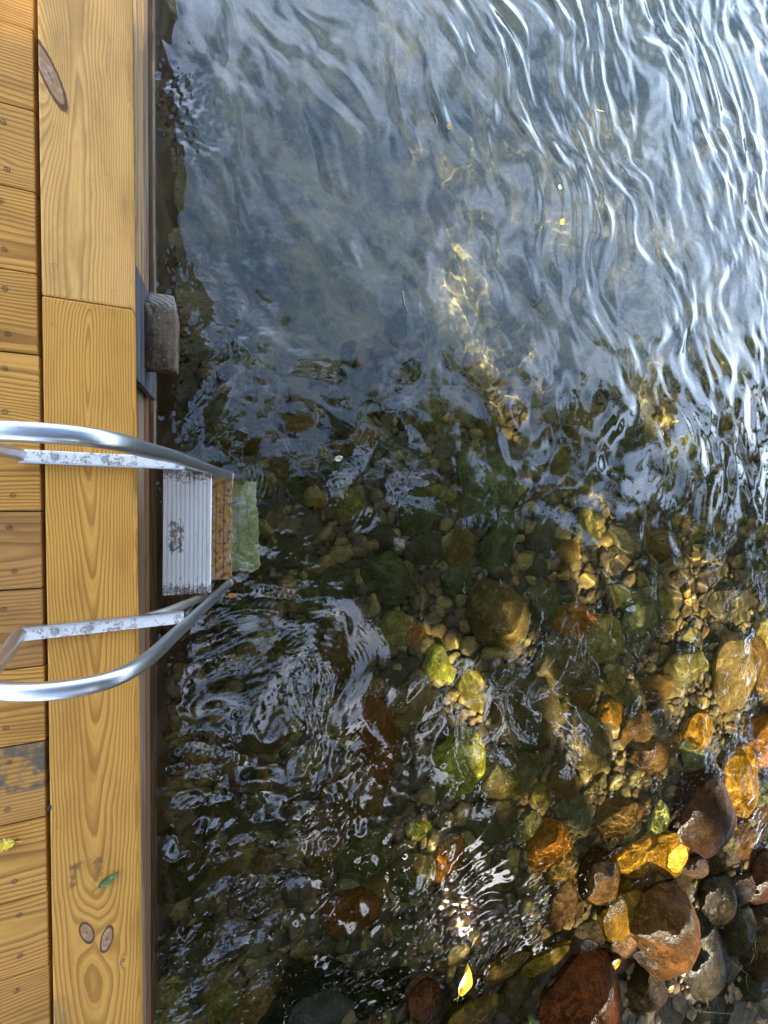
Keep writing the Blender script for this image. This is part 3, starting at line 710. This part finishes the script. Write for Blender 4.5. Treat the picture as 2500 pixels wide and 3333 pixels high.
# ------------------------------------------------------------------ water
r = np.random.default_rng(42)
def wavesum(X, Y, n, dir0, spread, lmin, lmax, slope, seed, power=1.):
    rg = np.random.default_rng(seed); H = np.zeros_like(X)
    for _ in range(n):
        lam = lmin * (lmax / lmin) ** rg.random(); a = dir0 + rg.normal(0, spread); kk = 2 * math.pi / lam
        H += (slope / kk) * rg.uniform(.5, 1.3) * np.cos(kk * (X * math.cos(a) + Y * math.sin(a)) + rg.random() * 6.283)
    return H / math.sqrt(n / 2)
def water_h(X, Y):
    wx = X + vnoise2(X, Y, .45, 21) * .22 + vnoise2(X, Y, .16, 23) * .05; wy = Y + vnoise2(X, Y, .45, 22) * .22 + vnoise2(X, Y, .16, 24) * .05
    # wind ripples, crests running from upper left to lower right, stronger toward the open upper right
    t = (X * .62 + Y * .78)
    e1 = .09 + .91 / (1 + np.exp(-(t - 2.0) / .55)); e1 = e1 * (.55 + 1.1 * np.abs(vnoise2(X, Y, .9, 31)) + .9 * np.abs(vnoise2(X * .9 + Y * .45, Y * .9 - X * .45, .21, 33)))
    e1 = e1 * (1 / (1 + np.exp(-(Y - .62) / .22)) * .9 + .1)
    w1 = wavesum(wx, wy, 40, R(27), .36, .065, .24, .16, 1)
    h = e1 * .85 * (np.exp(w1 * 50) - 1) / 50          # peaked crests
    h += e1 * .8 * wavesum(wx, wy, 24, R(24), .40, .035, .08, .050, 8)
    h += e1 * .7 * wavesum(wx, wy, 24, R(-12), .30, .09, .26, .075, 9) + e1 * .6 * wavesum(wx, wy, 20, R(66), .25, .08, .22, .065, 10)
    # gentle criss-cross undulation everywhere
    mid = 1 / (1 + np.exp(-(1.15 - Y) / .3))
    band = np.exp(-((Y - .55) / .55) ** 2)
    h += (.30 + 1.0 * mid + .5 * band) * wavesum(wx, wy, 30, R(80), 1.2, .20, .60, .042, 2)
    h += (.30 + .45 * mid - .15 * band) * wavesum(wx, wy, 30, R(60), 1.4, .07, .17, .030, 3)
    # fine capillary ripples beside the dock and in the near left water
    near = np.exp(-((X + .25) / .72) ** 2) * (1 / (1 + np.exp((Y - .95) / .2)))
    low = 1 / (1 + np.exp((Y + .55) / .3)) * (1 / (1 + np.exp((X - .62 - .2 * np.sin(Y * 3)) / .22)))
    pat = np.clip(vnoise2(X, Y, .22, 41) * 2.8 + .45, 0.0, 1.35)
    h += near * pat * 1.3 * wavesum(wx * .6 + X * .4, wy * .6 + Y * .4, 26, R(100), .50, .016, .034, .070, 4)
    h += near * wavesum(wx, wy, 26, R(95), .8, .08, .26, .10, 14)
    h += np.exp(-((X + .33) / .16) ** 2) * np.clip(vnoise2(X, Y, .3, 45) * 2 + .6, 0, 1.3) * wavesum(wx, wy, 26, R(60), .9, .02, .07, .11, 15)
    h += (near * .4 + low) * pat * wavesum(wx, wy, 34, R(75), .55, .014, .036, .060, 5)
    h += low * wavesum(wx, wy, 30, R(65), 1.0, .06, .20, .13, 6)
    # ripples circling out from the ladder rails and the bumper
    for (cx, cy, amp, lam, fall) in ((-.05, .10, .075, .020, .20), (-.05, -.31, .085, .019, .20), (-.2, .50, .05, .020, .25), (.25, .02, .035, .022, .16), (.62, -.28, .03, .024, .12), (.3, -.75, .05, .022, .2)):
        rr = np.sqrt((wx * .35 + X * .65 - cx) ** 2 + (wy * .35 + Y * .65 - cy) ** 2) + 1e-4
        h += amp * lam / 6.283 * np.cos(6.283 * rr / lam) * np.exp(-((rr - .08) / fall) ** 2)
    # lapping chop where the water shoals
    d = (X - S0[0]) * sn[0] + (Y - S0[1]) * sn[1]
    sh = np.exp(-((d - .10) / .30) ** 2)
    h += sh * wavesum(wx, wy, 30, R(115), .9, .025, .10, .12, 7)
    fade = np.exp(-np.maximum(0, np.maximum(np.abs(X) - 6, np.abs(Y) - 6)) / 5)
    return h * fade
xs = np.concatenate([-np.geomspace(60, .5, 46), np.arange(-.46, 1.35, .0042), np.arange(1.3555, 4.0, .0075), 4.0 + np.geomspace(.02, 120, 90)])
ys = np.concatenate([-4.2 - np.geomspace(60, .02, 50), np.arange(-4.2, 3.9, .0062), 3.91 + np.geomspace(.02, 160, 90)])
V, Q = grid(xs, ys, lambda a, b: water_h(a, b))
wme = np_mesh('water', V, Q)
print('water verts', len(V))
k = N('lake_water')
gls = k.n('ShaderNodeBsdfGlass'); gls.inputs['IOR'].default_value = 1.38; gls.inputs['Roughness'].default_value = 0; gls.inputs['Color'].default_value = (.93, .96, .90, 1)
gl = k.n('ShaderNodeBsdfGlossy'); gl.inputs['Roughness'].default_value = 0.0; gl.inputs['Color'].default_value = (1, 1, 1, 1)
mx = k.n('ShaderNodeMixShader'); mx.inputs[0].default_value = .062; k.t.links.new(gls.outputs[0], mx.inputs[1]); k.t.links.new(gl.outputs[0], mx.inputs[2])
k.t.links.new(mx.outputs[0], k.out.inputs[0]); M['water'] = k.m
water = link('water', wme, M['water']); water['kind'] = 'structure'

# caustics of the sun through the ripples
MNEE = True
if MNEE:
    water.cycles.is_caustics_caster = True
    for o in bpy.data.objects:
        if o.type == 'MESH' and (o.name.startswith('stone') or o.name.startswith('lake_bed') or o.name.startswith(('pebbles', 'cobbles')) or o.name.startswith('step')):
            o.cycles.is_caustics_receiver = True

# ------------------------------------------------------------------ sun and sky
SUN = Vector((.32, -.78, .66)).normalized()      # towards the sun
sl = bpy.data.lights.new('sun', 'SUN'); sl.energy = 5.0; sl.angle = R(.45); sl.color = (1, .87, .64)
so = bpy.data.objects.new('sun', sl); COL.objects.link(so); so.rotation_euler = SUN.to_track_quat('Z', 'Y').to_euler()
so.location = SUN * 30
if MNEE: sl.cycles.is_caustics_light = True
w = bpy.data.worlds.new('World'); scene.world = w; w.use_nodes = True; nt = w.node_tree; nt.nodes.clear()
wo = nt.nodes.new('ShaderNodeOutputWorld'); bg = nt.nodes.new('ShaderNodeBackground'); sky = nt.nodes.new('ShaderNodeTexSky'); sky.sky_type = 'NISHITA'
sky.sun_disc = False; sky.sun_elevation = math.asin(SUN.z); sky.sun_rotation = math.atan2(SUN.x, SUN.y)
tc = nt.nodes.new('ShaderNodeTexCoord'); ns = nt.nodes.new('ShaderNodeTexNoise'); ns.inputs['Scale'].default_value = 2.6; ns.inputs['Detail'].default_value = 7; ns.inputs['Roughness'].default_value = .58; ns.inputs['Distortion'].default_value = .4
rp = nt.nodes.new('ShaderNodeValToRGB'); rp.color_ramp.elements[0].position = .44; rp.color_ramp.elements[1].position = .82
mxw = nt.nodes.new('ShaderNodeMix'); mxw.data_type = 'RGBA'; 
nt.links.new(tc.outputs['Generated'], ns.inputs['Vector']); sx = nt.nodes.new('ShaderNodeSeparateXYZ'); nt.links.new(tc.outputs['Generated'], sx.inputs[0])
mr = nt.nodes.new('ShaderNodeMapRange'); mr.inputs[1].default_value = .15; mr.inputs[2].default_value = .80; mr.inputs[3].default_value = .20; mr.inputs[4].default_value = -.02; nt.links.new(sx.outputs[2], mr.inputs[0])
ad = nt.nodes.new('ShaderNodeMath'); nt.links.new(ns.outputs['Fac'], ad.inputs[0]); nt.links.new(mr.outputs[0], ad.inputs[1]); nt.links.new(ad.outputs[0], rp.inputs[0]); nt.links.new(rp.outputs[0], mxw.inputs[0])
cr2 = nt.nodes.new('ShaderNodeMapRange'); cr2.inputs[1].default_value = .25; cr2.inputs[2].default_value = .85; cr2.inputs[3].default_value = 1.; cr2.inputs[4].default_value = 0.; nt.links.new(sx.outputs[2], cr2.inputs[0])
cmx = nt.nodes.new('ShaderNodeMix'); cmx.data_type = 'RGBA'; cmx.inputs[6].default_value = (5.0, 5.9, 9.0, 1); cmx.inputs[7].default_value = (10.5, 12.8, 17.5, 1)
nt.links.new(cr2.outputs[0], cmx.inputs[0]); nt.links.new(cmx.outputs[2], mxw.inputs[7])
nt.links.new(sky.outputs[0], mxw.inputs[6]); nt.links.new(mxw.outputs[2], bg.inputs[0]); bg.inputs[1].default_value = .07
nt.links.new(bg.outputs[0], wo.inputs[0])

# ------------------------------------------------------------------ trees over the shore (near ones mirrored in the water; back row unseen, added for shade)
holes = []   # gaps in the foliage the sun comes through: (x, y, z, radius)
def hole(dx, dy, r_, z=None):
    q = bedhit(dx * S, dy * S) if z is None else at(dx * S, dy * S, z)
    if z is None and q[2] < 0:   # the beam is steeper under water
        sh_ = math.hypot(SUN.x, SUN.y) / 1.36; tt = sh_ / math.sqrt(1 - sh_ * sh_) * (-q[2]); hh = math.hypot(SUN.x, SUN.y)
        q = np.array([q[0] + SUN.x / hh * tt, q[1] + SUN.y / hh * tt, 0.])
    holes.append((q[0], q[1], q[2], r_ * 1.1 + .03))
for h_ in ((1565, 1480, .42), (1645, 1480, .4), (1540, 1350, .28), (1400, 1500, .14), (1170, 1500, .08), (1590, 1390, .34), (1610, 1560, .35), (1500, 1590, .28), (1430, 1640, .15), (1480, 1680, .18), (1312, 1540, .07), (1590, 1700, .36), (1600, 1800, .28), (985, 1640, .18), (905, 1785, .07),
           (1280, 1180, .24), (1270, 1120, .10), (1500, 1190, .10), (1510, 1250, .10), (1180, 1810, .13), (1440, 1850, .22), (1385, 1840, .16), (1560, 1830, .2), (1350, 1690, .10), (1250, 1640, .07), (945, 1440, .07), (1100, 1340, .09),
           (870, 40, .22), (975, 480, .2), (1100, 810, .22), (1100, 340, .28), (1290, 470, .3), (1180, 440, .2), (1500, 560, .35), (1580, 760, .3), (1350, 330, .25), (1400, 840, .2), (985, 655, .14), (1320, 60, .25), (1560, 120, .35), (1600, 450, .4), (1020, 1480, .08)):
    hole(*h_)
for h_ in ((1342, 1965, .17), (1440, 2055, .10), (1180, 2060, .17), (1070, 2085, .10), (1240, 2185, .11), (1400, 2062, .05), (1010, 2115, .05), (1392, 2150, .05), (1545, 1740, .05), (1500, 2110, .07), (1250, 1990, .10), (1600, 2000, .05)):
    hole(h_[0], h_[1], h_[2], .03)
k = N('tree_leaf'); rn = k.voro(k.pos(), 9., out='Color'); a = k.xyz(rn)[0]
c = k.mix(a, (.026, .045, .010), (.060, .080, .016))
d1 = k.n('ShaderNodeBsdfDiffuse'); k.put(d1.inputs[0], c); t1 = k.n('ShaderNodeBsdfTranslucent'); k.put(t1.inputs[0], k.mix(.3, c, (.12, .15, .02)))
ms = k.n('ShaderNodeMixShader'); ms.inputs[0].default_value = .25; k.t.links.new(d1.outputs[0], ms.inputs[1]); k.t.links.new(t1.outputs[0], ms.inputs[2]); k.t.links.new(ms.outputs[0], k.out.inputs[0]); M['leaf'] = k.m
k = N('tree_bark'); o = k.obj(); n1 = k.noise(k.vmul(o, (1., 1., .2)), 14., 6, .7); M['bark'] = k.bsdf(k.mix(n1, (.05, .038, .028), (.16, .125, .09)), .9, 0, k.bump(n1, .8, .03))
def crown_clusters(n, xr, yr, zr, seed):
    rg = np.random.default_rng(seed); out = []
    while len(out) < n:
        x, y, z = rg.uniform(*xr), rg.uniform(*yr), rg.uniform(*zr)
        s = 1.61 / (z + 1.61)
        ed = (.30 + .12 * min(x * s, 3.2) + .5 * float(vnoise2(np.array(x), np.array(y), .8, 77))) / s
        if y > ed: continue
        xr_, yr_ = x * s, y * s
        dens = 1. if yr_ < -.12 else .55
        if xr_ < .75 and yr_ > -.05: dens = .72
        if xr_ < .60 and yr_ < -.40: dens = .12
        nz = float(vnoise2(np.array(xr_), np.array(yr_), .17, 78)) * 1.1 + .5
        if dens < 1 and nz > (.06 if yr_ > -.2 else .22) + .75 * dens: continue
        out.append((x, y, z))
    return np.array(out)
def crown_mesh(C, seed, per=120, rad=.34, big=1.):
    rg = np.random.default_rng(seed); n = len(C) * per
    c = np.repeat(C, per, 0); p = c + rg.normal(0, rad * .55, (n, 3)) * [1, 1, .55]
    sun = np.array(SUN)
    keep = np.ones(n, bool)
    for (x, y, z, r_) in holes:
        q = p - [x, y, z]; t = q @ sun; dd = np.linalg.norm(q - t[:, None] * sun, axis=1); wob = .75 + .5 * rg.random(n)
        keep &= ~(dd < (r_ + .05) * wob)
    p = p[keep]; n = len(p)
    a = rg.uniform(0, 6.283, n); tl = rg.normal(0, .55, (n, 2)); L_ = rg.uniform(.045, .085, n) * big; W_ = L_ * rg.uniform(.5, .75, n)
    u = np.stack([np.cos(a), np.sin(a), tl[:, 0]], 1); u /= np.linalg.norm(u, axis=1)[:, None]
    v = np.stack([-np.sin(a), np.cos(a), tl[:, 1]], 1); v -= u * (u * v).sum(1)[:, None]; v /= np.linalg.norm(v, axis=1)[:, None]
    nrm = np.cross(u, v)
    V = np.stack([p - u * L_[:, None], p - v * W_[:, None] + nrm * .008, p + u * L_[:, None], p + v * W_[:, None] + nrm * .008], 1).reshape(-1, 3)
    Q = np.arange(4 * n).reshape(-1, 4)
    return np_mesh('crown', V, Q, False)
def tree(x, y, h, xr, yr, zr, n, seed, label):
    g = float(bed(x, y)); root = empty('broadleaf_tree', (x, y, g)); tag(root, label, 'tree')
    C = crown_clusters(n, xr, yr, zr, seed)
    cr = link('crown', crown_mesh(C, seed + 1), M['leaf'], root); cr.location = (-x, -y, -g)
    # trunk and limbs as one tapered mesh
    bm = bmesh.new(); rg = random.Random(seed)
    def limb(p0, p1, r0, r1, bend):
        n_ = 9; rings = []
        mid = (p0 + p1) / 2 + Vector((rg.uniform(-bend, bend), rg.uniform(-bend, bend), abs(bend) * .5))
        for i in range(n_):
            t = i / (n_ - 1); p = p0 * (1 - t) ** 2 + mid * 2 * t * (1 - t) + p1 * t * t; d = ((mid - p0) * (1 - t) + (p1 - mid) * t).normalized()
            s = d.orthogonal().normalized(); q = d.cross(s); rr = r0 + (r1 - r0) * t
            rings.append([bm.verts.new(p + (s * math.cos(j * .785) + q * math.sin(j * .785)) * rr) for j in range(8)])
        for i in range(n_ - 1):
            for j in range(8): bm.faces.new((rings[i][j], rings[i][(j + 1) % 8], rings[i + 1][(j + 1) % 8], rings[i + 1][j]))
    top = Vector((0, .2, h)); limb(Vector((0, 0, -.2)), top, .24, .10, .3)
    for _ in range(12):
        c_ = C[rg.randrange(len(C))]; t = rg.uniform(.45, 1.); s0 = Vector((0, .2 * t, h * t))
        limb(s0, Vector((c_[0] - x, c_[1] - y, c_[2] - g)), .075, .012, .4)
    from_bm('trunk', bm, M['bark'], root, True)
tree(-2.6, -6.4, 5.2, (-5.5, 1.6), (-8, 3.6), (3.3, 5.6), 260, 61, 'broadleaf tree behind the dock, only mirrored in the near left water')
tree(3.0, -6.6, 5.5, (.6, 6.4), (-9.5, 3.6), (3.6, 6.2), 640, 62, 'broadleaf tree overhanging the stony shore, only mirrored in the water')
tree(8.0, -7.5, 5.5, (5.6, 11.5), (-11, 3.6), (3.8, 6.6), 640, 63, 'broadleaf tree farther along the shore, mirrored at the right in the water')
tree(15., -5.5, 6.5, (10.5, 19), (-12, 4.2), (2.0, 8.0), 760, 64, 'farthest broadleaf tree along the shore, mirrored at the right edge of the water')
def shade_tree(x, y, h, seed, n, label):  # unseen tree added behind the shore to keep the sun off the dock
    g = float(bed(x, y)); root = empty('broadleaf_tree', (x, y, g)); tag(root, label, 'tree'); rg = np.random.default_rng(seed)
    C = np.stack([x + rg.uniform(-3.2, 3.2, n), y + rg.uniform(-1.5, 1.5, n), rg.uniform(1.6, h, n)], 1)
    C[:, :2] = np.array([x, y]) + (C[:, :2] - [x, y]) * np.sqrt(np.clip(1.12 - ((C[:, 2:] - h * .5) / (h * .56)) ** 2, .3, 1))
    cr = link('crown', crown_mesh(C, seed + 1, 90, .55, 1.9), M['leaf'], root); cr.location = (-x, -y, -g)
    bm = bmesh.new(); bmesh.ops.create_cone(bm, segments=12, radius1=.22, radius2=.06, depth=h * .9, cap_ends=True)
    for v in bm.verts: v.co.z += h * .42; v.co.x += .15 * math.sin(v.co.z)
    from_bm('trunk', bm, M['bark'], root, True)
for q_, (tx, ty, lab) in enumerate(((-1.4, -12.2, 'unseen tall tree added on the bank behind the dock to block the sun'), (2.9, -11.8, 'unseen tall tree added behind the stony shore to block the sun'), (7.2, -12.4, 'unseen tall tree added behind the far end of the shore to block the sun'), (11.2, -11.6, 'unseen tall tree added at the right end of the bank to block the sun'))):
    shade_tree(tx, ty, 11.5, 300 + q_ * 7, 420, lab)

# ------------------------------------------------------------------ leaves, twigs, grass
def leaf(name, loc, L_, W_, rz, mat, label, curl=.25, tilt=(0, 0), cat='leaf', lobes=0, group=None):
    bm = bmesh.new(); n, m = 16, 6; rows = []
    for i in range(n + 1):
        t = i / n; w_ = W_ * (math.sin(math.pi * min(1, t * 1.02) ** .8) ** .85) * (1 + lobes * .25 * math.sin(t * 30)) + .0004
        row = []
        for j in range(-m, m + 1):
            s = j / m; z = curl * (abs(s) ** 1.6) * W_ + .05 * L_ * math.sin(t * 3.1) + noise.noise(Vector((t * 3, s * 2, loc[0]))) * .08 * L_ - (.0 if j else .0006)
            row.append(bm.verts.new(((t - .5) * L_, s * w_, z)))
        rows.append(row)
    for i in range(n):
        for j in range(2 * m): bm.faces.new((rows[i][j], rows[i + 1][j], rows[i + 1][j + 1], rows[i][j + 1]))
    # stalk
    st = [bm.verts.new((-.5 * L_ - q * L_ * .3, sgn * .0007, z_)) for q in (0, 1) for sgn, z_ in ((-1, 0), (1, 0), (0, .0014))]
    for a, b in ((0, 1), (1, 2), (2, 0)): bm.faces.new((st[a], st[b], st[b + 3], st[a + 3]))
    zmin = min(v.co.z for v in bm.verts)
    for v in bm.verts: v.co.z -= zmin
    o = from_bm(name, bm, mat, None, True); o.location = loc; o.rotation_euler = (tilt[0], tilt[1], rz); tag(o, label, cat, group); return o
def leafmat(name, c1, c2, tr=.3):
    k = N(name); o = k.obj(); n1 = k.noise(o, 60., 4, .6); x, y, z = k.xyz(o)
    vein = k.sstep(k.math('ABSOLUTE', k.math('SINE', k.mul(k.add(x, k.math('ABSOLUTE', y)), 420.))), .0, .25, 1., 0.)
    c = k.mix(k.sstep(n1, .35, .7), c1, c2); c = k.mix(k.mul(vein, .3), c, c2)
    return k.bsdf(c, .4, 0, k.bump(n1, .2, .001))
M['lf_green'] = leafmat('green_leaf', (.13, .17, .02), (.07, .10, .012))
M['lf_yellow'] = leafmat('yellow_leaf', (.80, .60, .02), (.55, .33, .02))
M['lf_orange'] = leafmat('orange_leaf', (.75, .33, .02), (.40, .13, .01))
M['lf_pale'] = leafmat('pale_leaf', (.65, .60, .35), (.40, .33, .16))
p = at(355, 2858, DECK); leaf('leaf', (p[0], p[1], DECK + .001), .052, .011, R(32), M['lf_green'], 'curled green leaf lying on the golden border board above the two knots')
p = at(12, 2742, DECK); leaf('leaf', (p[0], p[1], DECK + .001), .045, .014, R(170), M['lf_yellow'], 'bright yellow leaf on the deck board at the left edge', lobes=1)
p = at(640, 1528, .275); leaf('leaf', (p[0], p[1], .272), .045, .009, R(-8), M['lf_orange'], 'orange leaf scrap caught on the corner of the white upper step')
p = at(1512, 3190, .04); leaf('leaf', (p[0], p[1], .030), .135, .036, R(72), M['lf_yellow'], 'large yellow leaf lying at the waterline near the bottom edge', curl=.45)
p = at(1640, 3318 - 190, .03)
p = at(1998, 3128, .03); leaf('leaf', (p[0], p[1], .035), .07, .028, R(10), M['lf_yellow'], 'yellow leaf wedged between the gold stone and the kidney-shaped boulder')
p = at(2172, 3200, .05); leaf('leaf', (p[0], p[1], .07), .06, .020, R(20), M['lf_orange'], 'small orange leaf under the kidney-shaped boulder')
for (dx, dy, l_, w_, a_, mt, lab) in ((968, 277, .028, .010, 60, 'lf_orange', 'tiny orange leaf floating beside a forked twig'), (1213, 480, .045, .012, 50, 'lf_orange', 'yellow orange leaf just under the surface in the open water'),
      (1208, 405, .026, .011, 80, 'lf_pale', 'tiny pale leaf with a stalk floating in the open water'), (732, 990, .040, .012, 20, 'lf_pale', 'pale yellow leaf scrap floating right of the ladder'),
      (1265, 1712, .030, .012, 10, 'lf_green', 'tiny bright green leaf floating over the olive stones'), (500, 1285, .03, .01, 10, 'lf_orange', 'brown leaf scrap washed against the foot of the rusty step'),
      (1490, 0, .03, .01, 10, 'lf_pale', '')):
    if not lab: continue
    p = at(dx * S, dy * S, .004); leaf('leaf', (p[0], p[1], float(water_h(np.array(p[0]), np.array(p[1]))) + .002), l_, w_, R(a_), M[mt], lab, curl=.1)
def twig(pts, r0, mat, label, name='twig', cat='twig', group=None):
    P = smooth_path(pts, 5); bm = bmesh.new(); rings = []
    org = Vector(P[0])
    for i, q in enumerate(P):
        t = (P[min(i + 1, len(P) - 1)] - P[max(i - 1, 0)]).normalized(); s = t.orthogonal().normalized(); b = t.cross(s); rr = r0 * (1 - .6 * i / len(P))
        rings.append([bm.verts.new(q - org + (s * math.cos(j * 1.047) + b * math.sin(j * 1.047)) * rr) for j in range(6)])
    for i in range(len(P) - 1):
        for j in range(6): bm.faces.new((rings[i][j], rings[i][(j + 1) % 6], rings[i + 1][(j + 1) % 6], rings[i + 1][j]))
    bm.faces.new(rings[0][::-1]); bm.faces.new(rings[-1])
    o = from_bm(name, bm, mat, None, True); o.location = org; tag(o, label, cat, group); return o
M['twig'] = N('pale_twig').bsdf((.42, .30, .16), .6)
M['straw'] = N('straw').bsdf((.26, .17, .07), .7)
M['twig_dark'] = N('dark_root').bsdf((.09, .05, .025), .5)
def wz(dx, dy, z=.004): p = at(dx * S, dy * S, z); return (p[0], p[1], z + float(water_h(np.array(p[0]), np.array(p[1]))))
twig([wz(870, 628), wz(872, 645), wz(874, 660), wz(881, 677)], .0032, M['twig'], 'short pale crooked twig floating in the middle of the open water')
twig([wz(932, 240), wz(944, 262), wz(938, 278)], .0034, M['twig'], 'orange brown forked twig floating beside the tiny orange leaf')
twig([wz(1290, 238), wz(1305, 241)], .002, M['twig'], 'tiny straw floating in the open water right of the forked twig')
def gz(dx, dy, z): p = at(dx * S, dy * S, z); return (p[0], p[1], z)
twig([gz(1398, 2052, .10), gz(1408, 2030, .09)], .004, M['straw'], 'short pale stick stuck between the gold stone and the kidney-shaped boulder')
for i in range(30):
    rg = random.Random(900 + i); dx, dy = rg.uniform(1480, 1700), rg.uniform(2010, 2230); a = rg.gauss(1.2, .6); l_ = rg.uniform(25, 80)
    z0 = rg.uniform(.04, .12)
    twig([gz(dx, dy, z0), gz(dx + math.cos(a) * l_ * .5 + rg.uniform(-8, 8), dy + math.sin(a) * l_ * .5, z0 + rg.uniform(0, .05)), gz(dx + math.cos(a) * l_, dy + math.sin(a) * l_, z0 + rg.uniform(-.03, .06))], rg.uniform(.0009, .0018),
         M['straw'] if i % 2 else M['twig_dark'], 'thin dry grass straw lying over the stones at the bottom right', 'straw', 'straw', 'dry straws over the shore stones')
for i, (dx, dy) in enumerate(((1640, 2130), (1648, 2095), (1620, 2165), (885, 2222), (1150, 2205))):
    # small green sprigs rooted between the stones
    rg = random.Random(40 + i); bm = bmesh.new()
    for b in range(16):
        a = rg.uniform(0, 6.28); hgt = rg.uniform(.03, .07); lean = rg.uniform(.02, .05); w_ = rg.uniform(.0015, .004); pv = None
        bx, by = rg.uniform(-.02, .02), rg.uniform(-.02, .02)
        for s in range(6):
            t = s / 5; c_ = Vector((bx + math.cos(a) * lean * t * t, by + math.sin(a) * lean * t * t, hgt * t)); wd = w_ * math.sin(math.pi * (.15 + .85 * t)) + .0002
            u = Vector((-math.sin(a), math.cos(a), 0)) * wd; q = (bm.verts.new(c_ - u), bm.verts.new(c_ + u + Vector((0, 0, .0005))))
            if pv: bm.faces.new((pv[0], pv[1], q[1], q[0]))
            pv = q
    p = at(dx * S, dy * S, .06)
    labs = ['bright green sprig at the right edge near the bottom corner', 'green grass tuft just above the lowest sprig at the right edge', 'green sprig between the shore stones below the mossy stone', 'small green tuft at the bottom edge near the red brown glinting stone', 'small green tuft at the bottom edge left of the glossy red boulder']
    o = from_bm('grass_tuft', bm, M['lf_green'], None, True); o.location = (p[0], p[1], .045); tag(o, labs[i], 'grass tuft')

# ------------------------------------------------------------------ render
scene.render.engine = 'CYCLES'
cy = scene.cycles
cy.use_denoising = True
try: cy.denoiser = 'OPENIMAGEDENOISE'; cy.denoising_input_passes = 'RGB_ALBEDO_NORMAL'
except Exception: pass
cy.max_bounces = 10; cy.diffuse_bounces = 3; cy.glossy_bounces = 5; cy.transmission_bounces = 8; cy.transparent_max_bounces = 12
cy.sample_clamp_indirect = 4; cy.blur_glossy = .3; cy.caustics_refractive = True; cy.caustics_reflective = True
vs = scene.view_settings; vs.view_transform = 'Standard'; vs.look = 'None'; vs.gamma = 1; vs.exposure = 3.0
scene.display_settings.display_device = 'sRGB'
scene.render.resolution_x = 768; scene.render.resolution_y = 1024
